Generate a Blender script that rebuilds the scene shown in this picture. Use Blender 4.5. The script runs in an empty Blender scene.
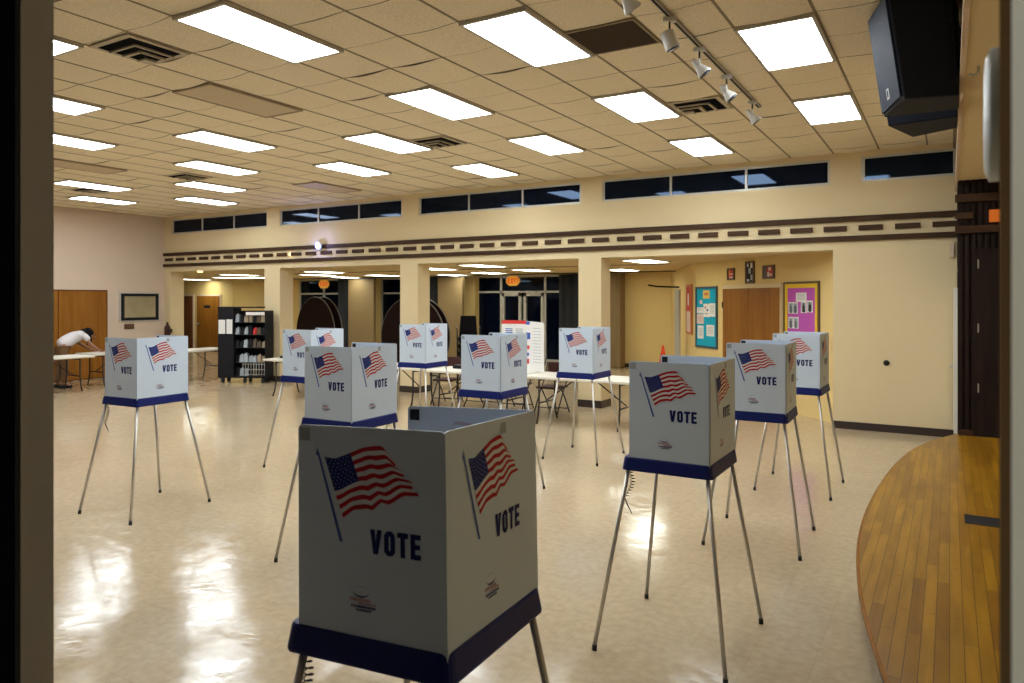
import bpy, bmesh, math, random
from mathutils import Vector, Matrix
random.seed(7)
SC = bpy.context.scene
COL = SC.collection
R = math.radians

# ---------------------------------------------------------------- camera, world, exposure
cam_d = bpy.data.cameras.new('camera')
cam = bpy.data.objects.new('camera', cam_d); COL.objects.link(cam)
cam.location = (0, 0, 1.905)
cam.rotation_euler = (R(90), 0, R(31.0))
cam_d.sensor_width = 36; cam_d.lens = 25.6
cam_d.shift_y = -0.0405
cam_d.clip_start = 0.05; cam_d.clip_end = 120
cam_d.dof.use_dof = True; cam_d.dof.focus_distance = 5.5; cam_d.dof.aperture_fstop = 6.0
SC.camera = cam
w = bpy.data.worlds.new('night'); SC.world = w; w.use_nodes = True
w.node_tree.nodes['Background'].inputs[0].default_value = (0.012, 0.014, 0.02, 1)
w.node_tree.nodes['Background'].inputs[1].default_value = 0.5
SC.view_settings.view_transform = 'Standard'; SC.view_settings.look = 'None'
SC.view_settings.gamma = 1; SC.view_settings.use_curve_mapping = False
SC.view_settings.exposure = 0.10
LAMP = 16.0      # brightness of the ceiling light diffusers
LAMP_BACK = 12.5

# ---------------------------------------------------------------- materials
def mat(name, col, rough=.6, metal=0, emit=None, es=0, noise=0, nscale=20, bump=0, bscale=60, spec=.5, trans=0, coat=0):
    m = bpy.data.materials.new(name); m.use_nodes = True
    nt = m.node_tree; b = nt.nodes['Principled BSDF']
    b.inputs['Base Color'].default_value = (*col, 1); b.inputs['Roughness'].default_value = rough
    b.inputs['Metallic'].default_value = metal; b.inputs['Specular IOR Level'].default_value = spec
    b.inputs['Transmission Weight'].default_value = trans; b.inputs['Coat Weight'].default_value = coat
    if emit: b.inputs['Emission Color'].default_value = (*emit, 1); b.inputs['Emission Strength'].default_value = es
    if noise or bump:
        tc = nt.nodes.new('ShaderNodeTexCoord')
    if noise:
        n = nt.nodes.new('ShaderNodeTexNoise'); n.inputs['Scale'].default_value = nscale; n.inputs['Detail'].default_value = 5
        nt.links.new(tc.outputs['Object'], n.inputs['Vector'])
        mx = nt.nodes.new('ShaderNodeMix'); mx.data_type = 'RGBA'
        mx.inputs[6].default_value = (*[c*(1-noise) for c in col], 1); mx.inputs[7].default_value = (*[min(1, c*(1+noise)) for c in col], 1)
        nt.links.new(n.outputs['Fac'], mx.inputs[0]); nt.links.new(mx.outputs[2], b.inputs['Base Color'])
    if bump:
        n2 = nt.nodes.new('ShaderNodeTexNoise'); n2.inputs['Scale'].default_value = bscale; n2.inputs['Detail'].default_value = 3
        nt.links.new(tc.outputs['Object'], n2.inputs['Vector'])
        bp = nt.nodes.new('ShaderNodeBump'); bp.inputs['Strength'].default_value = bump; bp.inputs['Distance'].default_value = .01
        nt.links.new(n2.outputs['Fac'], bp.inputs['Height']); nt.links.new(bp.outputs[0], b.inputs['Normal'])
    return m

def wood(name, c1, c2, axis='Z', scale=6, rough=.35):
    m = mat(name, c1, rough, spec=.15); nt = m.node_tree; b = nt.nodes['Principled BSDF']
    tc = nt.nodes.new('ShaderNodeTexCoord'); mp = nt.nodes.new('ShaderNodeMapping')
    s = {'X': (.12, 1, 1), 'Y': (1, .12, 1), 'Z': (1, 1, .12)}[axis]
    mp.inputs['Scale'].default_value = s
    n = nt.nodes.new('ShaderNodeTexNoise'); n.inputs['Scale'].default_value = scale; n.inputs['Detail'].default_value = 8
    n.inputs['Distortion'].default_value = 1.2
    cr = nt.nodes.new('ShaderNodeValToRGB'); cr.color_ramp.elements[0].color = (*c1, 1); cr.color_ramp.elements[1].color = (*c2, 1)
    cr.color_ramp.elements[0].position = .3; cr.color_ramp.elements[1].position = .7
    L = nt.links.new
    L(tc.outputs['Object'], mp.inputs[0]); L(mp.outputs[0], n.inputs['Vector']); L(n.outputs['Fac'], cr.inputs[0]); L(cr.outputs[0], b.inputs['Base Color'])
    return m

def floor_mat():
    m = mat('vinyl_floor', (.52, .42, .28), .16); nt = m.node_tree; b = nt.nodes['Principled BSDF']; L = nt.links.new; N = nt.nodes.new
    tc = N('ShaderNodeTexCoord')
    n = N('ShaderNodeTexNoise'); n.inputs['Scale'].default_value = 18; n.inputs['Detail'].default_value = 3
    v = N('ShaderNodeTexVoronoi'); v.inputs['Scale'].default_value = 16
    big = N('ShaderNodeTexNoise'); big.inputs['Scale'].default_value = .9; big.inputs['Detail'].default_value = 4
    mid = N('ShaderNodeTexNoise'); mid.inputs['Scale'].default_value = 6; mid.inputs['Detail'].default_value = 5
    for q in (n, v, big, mid): L(tc.outputs['Object'], q.inputs['Vector'])
    cr = N('ShaderNodeValToRGB'); cr.color_ramp.elements[0].color = (.50, .387, .248, 1); cr.color_ramp.elements[1].color = (.565, .445, .288, 1)
    cr.color_ramp.elements[0].position = .35; cr.color_ramp.elements[1].position = .65
    L(n.outputs['Fac'], cr.inputs[0])
    lt = N('ShaderNodeMath'); lt.operation = 'LESS_THAN'; lt.inputs[1].default_value = .07; L(v.outputs['Distance'], lt.inputs[0])
    ht = N('ShaderNodeMath'); ht.operation = 'MULTIPLY'; ht.inputs[1].default_value = .5; L(lt.outputs[0], ht.inputs[0])
    mx = N('ShaderNodeMix'); mx.data_type = 'RGBA'; mx.inputs[7].default_value = (.25, .18, .11, 1)
    L(ht.outputs[0], mx.inputs[0]); L(cr.outputs[0], mx.inputs[6])
    # square vinyl tiles: very faint joints
    br = N('ShaderNodeTexBrick'); br.offset = 0; br.inputs['Scale'].default_value = 1; br.inputs['Mortar Size'].default_value = .0015
    br.inputs['Brick Width'].default_value = .305; br.inputs['Row Height'].default_value = .305
    br.inputs['Color1'].default_value = (1, 1, 1, 1); br.inputs['Color2'].default_value = (.95, .95, .95, 1); br.inputs['Mortar'].default_value = (.8, .8, .8, 1)
    L(tc.outputs['Object'], br.inputs['Vector'])
    mu = N('ShaderNodeMix'); mu.data_type = 'RGBA'; mu.blend_type = 'MULTIPLY'; mu.inputs[0].default_value = 1
    L(mx.outputs[2], mu.inputs[6]); L(br.outputs['Color'], mu.inputs[7]); L(mu.outputs[2], b.inputs['Base Color'])
    mr = N('ShaderNodeMapRange'); mr.inputs[1].default_value = .3; mr.inputs[2].default_value = .7; mr.inputs[3].default_value = .06; mr.inputs[4].default_value = .19
    L(mid.outputs['Fac'], mr.inputs[0]); L(mr.outputs[0], b.inputs['Roughness'])
    bp = N('ShaderNodeBump'); bp.inputs['Strength'].default_value = .12; bp.inputs['Distance'].default_value = .02
    L(mid.outputs['Fac'], bp.inputs['Height']); L(bp.outputs[0], b.inputs['Normal'])
    return m

def tile_mat():
    m = mat('ceiling_tile', (.5, .42, .3), .9, spec=.1); nt = m.node_tree; b = nt.nodes['Principled BSDF']; L = nt.links.new; N = nt.nodes.new
    tc = N('ShaderNodeTexCoord')
    n = N('ShaderNodeTexNoise'); n.inputs['Scale'].default_value = 60; n.inputs['Detail'].default_value = 4
    L(tc.outputs['Object'], n.inputs['Vector'])
    cr = N('ShaderNodeValToRGB'); cr.color_ramp.elements[0].color = (.76, .65, .46, 1); cr.color_ramp.elements[1].color = (.87, .765, .565, 1)
    cr.color_ramp.elements[0].position = .35; cr.color_ramp.elements[1].position = .6
    L(n.outputs['Fac'], cr.inputs[0])
    sp = N('ShaderNodeSeparateXYZ'); L(tc.outputs['Object'], sp.inputs[0])
    def M(op, a, bb):
        q = N('ShaderNodeMath'); q.operation = op
        for i, z in enumerate((a, bb)):
            if isinstance(z, (int, float)): q.inputs[i].default_value = z
            elif z is not None: L(z, q.inputs[i])
        return q.outputs[0]
    s = M('DIVIDE', M('SUBTRACT', sp.outputs[1], 5.91), .615)
    fr = M('FRACT', M('ADD', s, .5), None)
    d = M('ABSOLUTE', M('SUBTRACT', fr, .5), None)
    seam = M('LESS_THAN', d, .0085)
    mx = N('ShaderNodeMix'); mx.data_type = 'RGBA'; mx.inputs[7].default_value = (.24, .185, .12, 1)
    L(seam, mx.inputs[0]); L(cr.outputs[0], mx.inputs[6]); L(mx.outputs[2], b.inputs['Base Color'])
    return m

def stage_mat():
    m = mat('maple_stage', (.4, .2, .04), .3); nt = m.node_tree; b = nt.nodes['Principled BSDF']; L = nt.links.new; N = nt.nodes.new
    tc = N('ShaderNodeTexCoord'); mp = N('ShaderNodeMapping'); mp.inputs['Rotation'].default_value = (0, 0, R(90))
    L(tc.outputs['Object'], mp.inputs[0])
    br = N('ShaderNodeTexBrick'); br.inputs['Scale'].default_value = 1; br.inputs['Mortar Size'].default_value = .0022
    br.inputs['Brick Width'].default_value = .85; br.inputs['Row Height'].default_value = .062; br.offset = .37
    br.inputs['Color1'].default_value = (.40, .20, .010, 1); br.inputs['Color2'].default_value = (.25, .108, .006, 1); br.inputs['Mortar'].default_value = (.12, .055, .008, 1)
    br.inputs['Bias'].default_value = -.1
    L(mp.outputs[0], br.inputs['Vector'])
    n = N('ShaderNodeTexNoise'); n.inputs['Scale'].default_value = 7; n.inputs['Detail'].default_value = 6
    mp2 = N('ShaderNodeMapping'); mp2.inputs['Scale'].default_value = (2, .25, 1); L(tc.outputs['Object'], mp2.inputs[0]); L(mp2.outputs[0], n.inputs['Vector'])
    cr = N('ShaderNodeValToRGB'); cr.color_ramp.elements[0].color = (.72, .68, .62, 1); cr.color_ramp.elements[1].color = (1.1, 1.1, 1.1, 1)
    cr.color_ramp.elements[0].position = .3; cr.color_ramp.elements[1].position = .65
    L(n.outputs['Fac'], cr.inputs[0])
    mu = N('ShaderNodeMix'); mu.data_type = 'RGBA'; mu.blend_type = 'MULTIPLY'; mu.inputs[0].default_value = 1
    L(br.outputs['Color'], mu.inputs[6]); L(cr.outputs[0], mu.inputs[7]); L(mu.outputs[2], b.inputs['Base Color'])
    return m

M = dict(
 creamjamb=mat('cream_jamb', (.74, .72, .58), .8, spec=.1),
 wall=mat('cream_wall', (.715, .58, .345), .75, noise=.03, nscale=2, bump=.1, bscale=80, spec=.2),
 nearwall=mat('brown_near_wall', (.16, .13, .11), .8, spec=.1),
 wallpale=mat('pale_cream_wall', (.66, .525, .40), .75, noise=.03, nscale=2, bump=.1, bscale=80, spec=.2),
 back=mat('yellow_cream_wall', (.74, .55, .235), .75, noise=.04, nscale=2, spec=.2),
 backceil=mat('low_ceiling', (.66, .51, .28), .85, noise=.05, nscale=4, spec=.1),
 tee=mat('ceiling_tee', (.26, .20, .12), .7),
 tile=tile_mat(), floor=floor_mat(), stage=stage_mat(),
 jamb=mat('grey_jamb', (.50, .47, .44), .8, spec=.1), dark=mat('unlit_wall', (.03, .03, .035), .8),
 browntrim=mat('brown_stop', (.12, .07, .03), .9, spec=0),
 dkwood=wood('dark_frieze_wood', (.040, .019, .009), (.078, .040, .020), 'X', 8, .6),
 espresso=wood('espresso_panelling', (.012, .0065, .005), (.026, .014, .010), 'Z', 8, .6),
 door=wood('oak_door', (.23, .085, .010), (.33, .135, .020), 'Z', 5, .45),
 doordk=wood('walnut_door', (.12, .04, .012), (.18, .07, .022), 'Z', 5, .45),
 base=mat('brown_vinyl_base', (.035, .022, .018), .4),
 alu=mat('window_aluminium', (.55, .53, .48), .4, .3), glass=mat('night_glass', (.002, .004, .012), .04, spec=.28),
 lamp=mat('lamp_diffuser', (.9, .9, .9), .5, emit=(.86, .94, 1.0), es=LAMP),
 lampback=mat('back_lamp_diffuser', (.9, .9, .9), .5, emit=(.95, 1.0, .88), es=LAMP_BACK),
 off=mat('unlit_diffuser', (.56, .44, .28), .5), offside=mat('unlit_frame', (.36, .28, .18), .6),
 lampframe=mat('lamp_frame', (.52, .47, .39), .6, spec=.2), grille=mat('brown_grille', (.12, .095, .07), .95, spec=.0), slot=mat('black_slot', (.004, .004, .005), .9, spec=.05),
 vent=mat('vent_beige', (.50, .42, .3), .6),
 white=mat('corrugated_white', (.61, .71, .825), .45, bump=.05, bscale=12, trans=0),
 navy=mat('navy_plastic', (.006, .014, .125), .42, spec=.25), fnavy=mat('print_navy', (.008, .02, .17), .6, spec=.2), fred=mat('print_red', (.44, .008, .02), .6, spec=.2),
 fwhite=mat('print_white', (.70, .72, .73), .5), pole=mat('print_pole_blue', (.04, .10, .38), .5), ghost=mat('show_through_pink', (.50, .43, .50), .5),
 text=mat('print_text_navy', (.006, .014, .12), .6, spec=.2), grey=mat('velcro_grey', (.36, .40, .43), .8), black=mat('velcro_black', (.01, .01, .012), .9),
 pinktext=mat('print_pink', (.45, .22, .25), .5),
 legm=mat('leg_aluminium', (.55, .52, .47), .35, .7), rubber=mat('dark_rubber', (.02, .02, .02), .7),
 tabletop=mat('white_tabletop', (.72, .68, .58), .4), darkmetal=mat('dark_frame_metal', (.02, .018, .018), .4, .4),
 maroon=mat('maroon_seat', (.045, .012, .010), .6, spec=.3), blackf=mat('black_fabric', (.005, .004, .005), .9, spec=.1),
 spk=mat('speaker_cabinet', (.005, .008, .018), .65, bump=.2, bscale=150, spec=.25), spkf=mat('speaker_grille', (.008, .014, .030), .7, bump=.4, bscale=300, spec=.25), silver=mat('silver', (.55, .55, .55), .3, .8),
 track=mat('track_grey', (.35, .32, .27), .45), lampwhite=mat('spot_white', (.62, .6, .55), .35), lens=mat('spot_lens', (.05, .06, .09), .1),
 teal=mat('teal_felt', (.0, .36, .52), .9), purple=mat('purple_felt', (.50, .09, .42), .9), yellow=mat('yellow_border', (.75, .48, .015), .7), navyframe=mat('dark_teal_frame', (.02, .07, .11), .5),
 orangeframe=mat('orange_frame', (.55, .16, .04), .6), paper=mat('white_paper', (.78, .76, .72), .8), ypaper=mat('yellow_paper', (.75, .5, .12), .8), redp=mat('red_print', (.6, .03, .02), .6), pinkp=mat('pink_paper', (.75, .55, .5), .8),
 brownframe=mat('brown_frame', (.10, .05, .02), .5), blackp=mat('black_print', (.008, .008, .011), .6, spec=.25), mural=mat('muted_picture', (.35, .28, .15), .6, noise=.35, nscale=3), bluep=mat('blue_print', (.03, .10, .42), .6),
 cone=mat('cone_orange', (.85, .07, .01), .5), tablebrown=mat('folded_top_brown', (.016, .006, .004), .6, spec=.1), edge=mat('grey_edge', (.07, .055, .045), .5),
 partition=mat('partition_tan', (.22, .145, .06), .7, noise=.05, nscale=3), curtain=mat('dark_curtain', (.012, .014, .02), .8),
 exit=mat('exit_sign_face', (.7, .35, .05), .5, emit=(1, .45, .05), es=.25), exitred=mat('exit_letters', (.7, .05, .01), .5, emit=(1, .08, .0), es=.3),
 led=mat('projector_lens_light', (.8, .8, 1), .3, emit=(.75, .8, 1), es=20), halo_ring=mat('blue_halo_glow', (.3, .35, 1), .3, emit=(.30, .34, 1), es=1.6), amber=mat('amber_light', (.9, .5, .1), .3, emit=(1, .6, .15), es=8), orange=mat('orange_glow', (.35, .09, .01), .5, emit=(1, .20, .01), es=.28),
 shirt=mat('white_shirt', (.62, .58, .58), .8), skin=mat('skin_tone', (.30, .15, .09), .6), hair=mat('black_hair', (.005, .004, .004), .8, spec=.15), trousers=mat('brown_trousers', (.17, .09, .04), .8),
 wmetal=mat('white_metal', (.6, .62, .6), .4), wdoor=mat('white_door_edge', (.72, .70, .62), .5),
)

M['glass'].node_tree.nodes['Principled BSDF'].inputs['Specular Tint'].default_value = (.45, .65, 1, 1)
# ---------------------------------------------------------------- mesh builder
class MB:
    def __init__(s): s.v = []; s.f = []; s.m = []; s.ms = []; s.sm = []
    def mi(s, m):
        if m not in s.ms: s.ms.append(m)
        return s.ms.index(m)
    def add(s, vs, fs, m, smooth=False):
        o = len(s.v); s.v += [tuple(p) for p in vs]; k = s.mi(m)
        for f in fs: s.f.append([i+o for i in f]); s.m.append(k); s.sm.append(smooth)
        return s
    def box(s, x0, x1, y0, y1, z0, z1, m):
        vs = [(x, y, z) for z in (z0, z1) for y in (y0, y1) for x in (x0, x1)]
        return s.add(vs, [(0, 2, 3, 1), (4, 5, 7, 6), (0, 1, 5, 4), (2, 6, 7, 3), (0, 4, 6, 2), (1, 3, 7, 5)], m)
    def hexa(s, b, t, m):      # bottom loop and top loop of 4 points each (ccw seen from above)
        return s.add(list(b)+list(t), [(3, 2, 1, 0), (4, 5, 6, 7), (0, 1, 5, 4), (1, 2, 6, 5), (2, 3, 7, 6), (3, 0, 4, 7)], m)
    def prism(s, pts, z0, z1, m):
        n = len(pts); vs = [(x, y, z0) for x, y in pts]+[(x, y, z1) for x, y in pts]
        return s.add(vs, [tuple(range(n))[::-1], tuple(range(n, 2*n))]+[(i, (i+1) % n, (i+1) % n+n, i+n) for i in range(n)], m)
    def tube(s, pts, r, m, n=10, cap=True):
        pts = [Vector(p) for p in pts]; rings = []; k = len(pts)
        rs = r if isinstance(r, (list, tuple)) else [r]*k
        up = None
        for i, p in enumerate(pts):
            t = (pts[min(i+1, k-1)]-pts[max(i-1, 0)]).normalized()
            if up is None:
                up = Vector((0, 0, 1)) if abs(t.z) < .9 else Vector((1, 0, 0))
            a = t.cross(up).normalized(); b2 = a.cross(t).normalized(); up = b2
            rings.append([p+(a*math.cos(2*math.pi*j/n)+b2*math.sin(2*math.pi*j/n))*rs[i] for j in range(n)])
        vs = [q for rg in rings for q in rg]; fs = []
        for i in range(k-1):
            for j in range(n): fs.append((i*n+j, i*n+(j+1) % n, (i+1)*n+(j+1) % n, (i+1)*n+j))
        if cap: fs += [tuple(range(n))[::-1], tuple(range((k-1)*n, k*n))]
        return s.add(vs, fs, m, True)
    def quad(s, a, b, c, d, m): return s.add([a, b, c, d], [(0, 1, 2, 3)], m)
    def poly(s, pts, m): return s.add(pts, [tuple(range(len(pts)))], m)
    def build(s, name, parent=None, bevel=0, loc=None):
        me = bpy.data.meshes.new(name); me.from_pydata(s.v, [], s.f)
        for m in s.ms: me.materials.append(M[m])
        for p, k, q in zip(me.polygons, s.m, s.sm): p.material_index = k; p.use_smooth = q
        me.update()
        o = bpy.data.objects.new(name, me); COL.objects.link(o)
        if loc: o.location = loc
        if parent: o.parent = parent
        if bevel:
            bv = o.modifiers.new('bevel', 'BEVEL'); bv.width = bevel; bv.segments = 3; bv.limit_method = 'ANGLE'; bv.angle_limit = R(40)
        return o

def B(*a): return MB().box(*a)
def tag(o, label, cat, group=None, kind=None):
    o['label'] = label; o['category'] = cat
    if group: o['group'] = group
    if kind: o['kind'] = kind
    return o
def struct(o): o['kind'] = 'structure'; return o
def thing(name, label, cat, loc=(0, 0, 0), rz=0, group=None):
    o = bpy.data.objects.new(name, None); COL.objects.link(o); o.empty_display_size = .1
    o.location = loc; o.rotation_euler = (0, 0, rz); return tag(o, label, cat, group)
def dup(root, loc, rz=0, label=None, group=None):
    r = root.copy(); COL.objects.link(r); r.location = loc; r.rotation_euler = (0, 0, rz)
    if label: r['label'] = label
    if group: r['group'] = group
    for ch in list(root.children):
        c = ch.copy(); COL.objects.link(c); c.parent = r
        for g in list(ch.children):
            d = g.copy(); COL.objects.link(d); d.parent = c
    return r

# ---------------------------------------------------------------- room shell
ZC = 4.09; YF = 11.78; XL = -17.8; XR = .09; ZB = 2.65; T = .4
GX = lambda i: -.875-.607*i
GY = lambda j: 5.91+.615*j
struct(B(-30, 4, -.2, 24, -.1, 0, 'floor').build('floor'))

LX = lambda i: -.875-.607*3*i-.3035
LY = lambda k: 6.525+1.23*k
LIT = [(0, 0), (0, 2), (1, -1), (1, 1), (1, 3), (2, -2), (2, 0), (2, 2), (3, -3), (3, 1), (3, 3), (4, -2), (4, 0), (4, 2), (5, -1), (5, 1), (6, -2), (6, 2), (7, -1), (7, 1), (7, 3), (8, 2), (8, 0), (1, -3)]  # last entry is out of view, added to brighten the booths' near faces
OFF = [(3, -1), (5, 3), (6, 0)]
FLAT = {(3*i, 2*k+d) for i, k in LIT+OFF for d in (0, 1)} | {(2, -1), (8, -4), (8, 3), (2, 3), (17, 3), (22, 3)}
# ceiling of sagging two-foot tiles between straight tees
cb = MB(); NS = 8
for i in range(-2, 28):
    xa, xb = GX(i+1), GX(i)
    xb = min(xb, XR)
    if xb-xa < .02: continue
    xa = max(xa, XL)
    for j in range(-10, 10):
        amp = 0 if (i, j) in FLAT else random.uniform(.006, .022); ya = max(GY(j), -.2); yb = min(GY(j+1), YF)
        if yb <= ya: continue
        vs = []
        for k in range(NS+1):
            f = k/NS; z = ZC-amp*math.sin(math.pi*f)**1.3
            x = xa+(xb-xa)*f; vs += [(x, ya, z), (x, yb, z)]
        cb.add(vs, [(2*k, 2*k+1, 2*k+3, 2*k+2) for k in range(NS)], 'tile', True)
for i in range(-1, 28): cb.box(GX(i)-.011, GX(i)+.011, -.2, YF, ZC-.004, ZC+.01, 'tee')
cb.box(XL, XR, -.2, YF, ZC+.03, ZC+.1, 'tee')
struct(cb.build('ceiling'))

# far wall: pieces around the windows, the header over the opening and the four pillars
fw = MB()
Z0, Z1 = 3.63, 4.01
fw.box(XL, XR, YF, YF+T, ZB, Z0, 'wall'); fw.box(XL, XR, YF, YF+T, Z1, ZC+.1, 'wall')
WIN = [(-17.49, -13.84), (-13.4, -9.74), (-9.3, -5.64), (-5.23, -1.53), (-1.11, XR-.002)]
px = XL
for a, b in WIN:
    fw.box(px, a, YF, YF+T, Z0, Z1, 'wall'); px = b
fw.box(-1.49, XR, YF, YF+T, 0, ZB, 'wall'); fw.box(XL, -17.56, YF, YF+T, 0, ZB, 'wall')
for a, b in ((-13.93, -13.4), (-9.79, -9.33), (-5.69, -5.25)):
    fw.box(a, b, YF, YF+T, 0, ZB, 'wall')
struct(fw.build('wall_back'))
bb = MB()
for a, b in ((-13.93, -13.4), (-9.79, -9.33), (-5.69, -5.25)):
    bb.box(a-.012, b+.012, YF-.012, YF+T+.012, 0, .13, 'base')
bb.box(-1.5, XR, YF-.014, YF+.001, 0, .11, 'base'); bb.box(XL, -17.55, YF-.014, YF, 0, .11, 'base')
struct(bb.build('baseboard_back'))
for n, (a, b) in enumerate(WIN, 1):
    fr = MB(); e = .035; y0, y1 = YF+.02, YF+.07
    fr.box(a, b, y0, y1, Z0, Z0+e, 'alu'); fr.box(a, b, y0, y1, Z1-e, Z1, 'alu')
    cuts = [a+(b-a)*k/3 for k in range(4)] if n < 5 else [a, b]
    for k, c in enumerate(cuts):
        d = e if n < 5 else .045
        x = min(max(c, a+d/2), b-d/2); fr.box(x-d/2, x+d/2, y0, y1, Z0+e, Z1-e, 'alu')
    o = struct(fr.build('window_%d' % n))
    for k in range(len(cuts)-1):
        B(cuts[k]+.01, cuts[k+1]-.01, YF+.04, YF+.05, Z0+.01, Z1-.01, 'glass').build('window_pane', o)

# frieze: two dark rails and a row of short blocks between them
fz = thing('wooden_frieze', 'long dark wooden frieze band with two rails running across the far wall under the windows', 'frieze', (0, YF, 0))
B(XL, XR, -.05, 0, 3.06, 3.14, 'dkwood').build('top_rail', fz, .004)
B(XL, XR, -.05, 0, 2.775, 2.85, 'dkwood').build('bottom_rail', fz, .004)
x = -.035; k = 0
blk = None
while x > XL+.2:
    if blk is None: blk = B(-.16, .16, -.035, 0, 2.925, 3.0, 'dkwood').build('frieze_block', fz, .004); blk.location.x = x-.01
    else:
        c = blk.copy(); COL.objects.link(c); c.parent = fz; c.location.x = x
    x -= .4745
# left wall
lw = MB(); lw.box(XL-.2, XL, -.2, YF+T, 0, ZC+.1, 'wallpale'); struct(lw.build('wall_left'))
struct(B(XL, XL+.012, 10.3, YF, 0, .11, 'base').build('baseboard_left'))
dd = MB()
dd.box(XL, XL+.03, 7.9, 10.24, 0, 2.15, 'doordk'); d1 = struct(dd.build('door_1'))
for a, b in ((7.95, 9.06), (9.08, 10.2)): B(XL+.03, XL+.055, a, b, .02, 2.11, 'door').build('door_leaf', d1, .003)
MB().tube([(XL+.055, 9.2, 1.0), (XL+.1, 9.2, 1.0), (XL+.1, 9.2, 1.0)], .02, 'silver').build('door_handle', d1)

# near wall with the doorway the photograph looks through
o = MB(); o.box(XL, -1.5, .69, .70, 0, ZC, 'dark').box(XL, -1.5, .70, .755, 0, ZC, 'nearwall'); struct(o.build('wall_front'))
struct(B(-1.515, -1.4975, .698, .757, 0, ZC, 'jamb').build('trim_1'))
rw = MB()
rw.box(.0372, .2, .30, .617, 0, ZC, 'creamjamb'); struct(rw.build('wall_right_doorway'))
struct(B(.0370, .2, .617, .757, 0, ZC, 'browntrim').build('trim_2'))
struct(B(.062, .2, .757, 1.26, 0, ZC, 'wall').build('wall_right'))
# white oval cover by the doorway
ov = MB()
pts = []
for k in range(24):
    a = 2*math.pi*k/24; pts.append((1.17+.075*math.cos(a), 2.152+.088*(abs(math.sin(a))**.7)*(1 if math.sin(a) > 0 else -1)))
vs = [(.062, y, z) for y, z in pts]+[(.046, y, z) for y, z in pts]+[(.041, 1.17+(y-1.17)*.85, 2.152+(z-2.152)*.85) for y, z in pts]
n = 24
ov.add(vs, [(i, (i+1) % n, (i+1) % n+n, i+n) for i in range(n)]+[(i+n, (i+1) % n+n, (i+1) % n+2*n, i+2*n) for i in range(n)]+[tuple(range(2*n, 3*n))], 'wmetal', True)
tag(ov.build('wall_fixture'), 'blurred white oval wall fixture high beside the right edge of the near doorway', 'fixture')

# header and soffit over the stage opening
hd = MB(); hd.box(XR, 1.6, 1.26, 10.86, 3.42, ZC+.1, 'wall'); struct(hd.build('wall_stage_header'))
hc = MB(); hc.box(XR-.03, XR, 1.5, YF, 3.40, 3.47, 'wallpale'); hc.box(XR-.05, XR, 1.5, YF, 4.0, ZC, 'tee'); struct(hc.build('trim_3'))
hk = MB().tube([(.16, 5.6, 3.425), (.16, 5.6, 3.38), (.13, 5.6, 3.36), (.11, 5.6, 3.38)], .008, 'silver', 8)
tag(hk.build('ceiling_hook'), 'small metal hook on the soffit above the stage opening', 'hook')
struct(B(1.62, 1.8, 1.26, 11, 0, ZC, 'wall').build('wall_stage_side'))

# stage wall of dark ribbed boards
sw = MB(); sw.box(XR, 1.6, 10.86, 10.92, .2, 3.45, 'espresso')
x = XR+.01
while x < 1.5:
    sw.box(x, x+.04, 10.835, 10.86, .2, 3.42, 'espresso'); x += .07
struct(sw.build('wall_stage_back'))
cl = thing('board_wall_rails', 'dark wooden crossrails fixed high on the ribbed dark wall behind the stage', 'rail', (0, 10.83, 0))
for a, b, z0, z1 in ((.06, 1.5, 3.14, 3.24), (.06, .26, 2.93, 3.01), (.06, 1.5, 2.75, 2.84)):
    B(a, b, -.04, 0, z0, z1, 'dkwood').build('crossrail', cl, .004)
sd = struct(B(.27, 1.3, 10.80, 10.84, .2, 2.55, 'espresso').build('door_2'))
B(.255, .285, 10.795, 10.8, .2, 2.6, 'espresso').build('door_casing', sd)
for z in (.75, 1.5, 2.3): B(.30, .315, 10.785, 10.80, z, z+.11, 'legm').build('hinge', sd)
B(.10, .25, 10.79, 10.83, .2, .27, 'dkwood').build('door_threshold', sd)
og = B(.42, .62, 10.74, 10.79, 2.87, 3.02, 'orange'); tag(og.build('orange_light'), 'small blurred orange light high on the dark stage wall', 'light')
# end-on white door leaf against the dark wall corner
we = thing('open_white_door', 'white door seen edge-on standing open at the dark stage wall', 'door', (0, 0, .2))
B(.045, .088, 10.86, 11.70, .0, 1.86, 'wdoor').build('leaf', we, .002)
MB().tube([(.045, 10.92, .86), (.01, 10.92, .86), (.01, 11.0, .86)], .012, 'silver').build('lever_handle', we)
MB().tube([(.045, 10.9, 1.0)]+[(.045-.05*math.sin(math.pi*t/8), 10.9, 1.0+.02*t) for t in range(9)]+[(.045, 10.9, 1.17)], .008, 'darkmetal').build('pull_handle', we)
kb = MB().tube([(-.78, YF, 1.0), (-.78, YF-.02, 1.0), (-.78, YF-.03, 1.0)], [.04, .04, .012], 'blackp', 16)
tag(kb.build('wall_plug'), 'small dark round plug in the cream wall right of the voting booths', 'plug')
cd = B(.0, .05, YF-.06, YF-.001, 2.5, 2.7, 'wallpale'); tag(cd.build('wall_box'), 'small cream box at the right end of the frieze', 'box')

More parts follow.
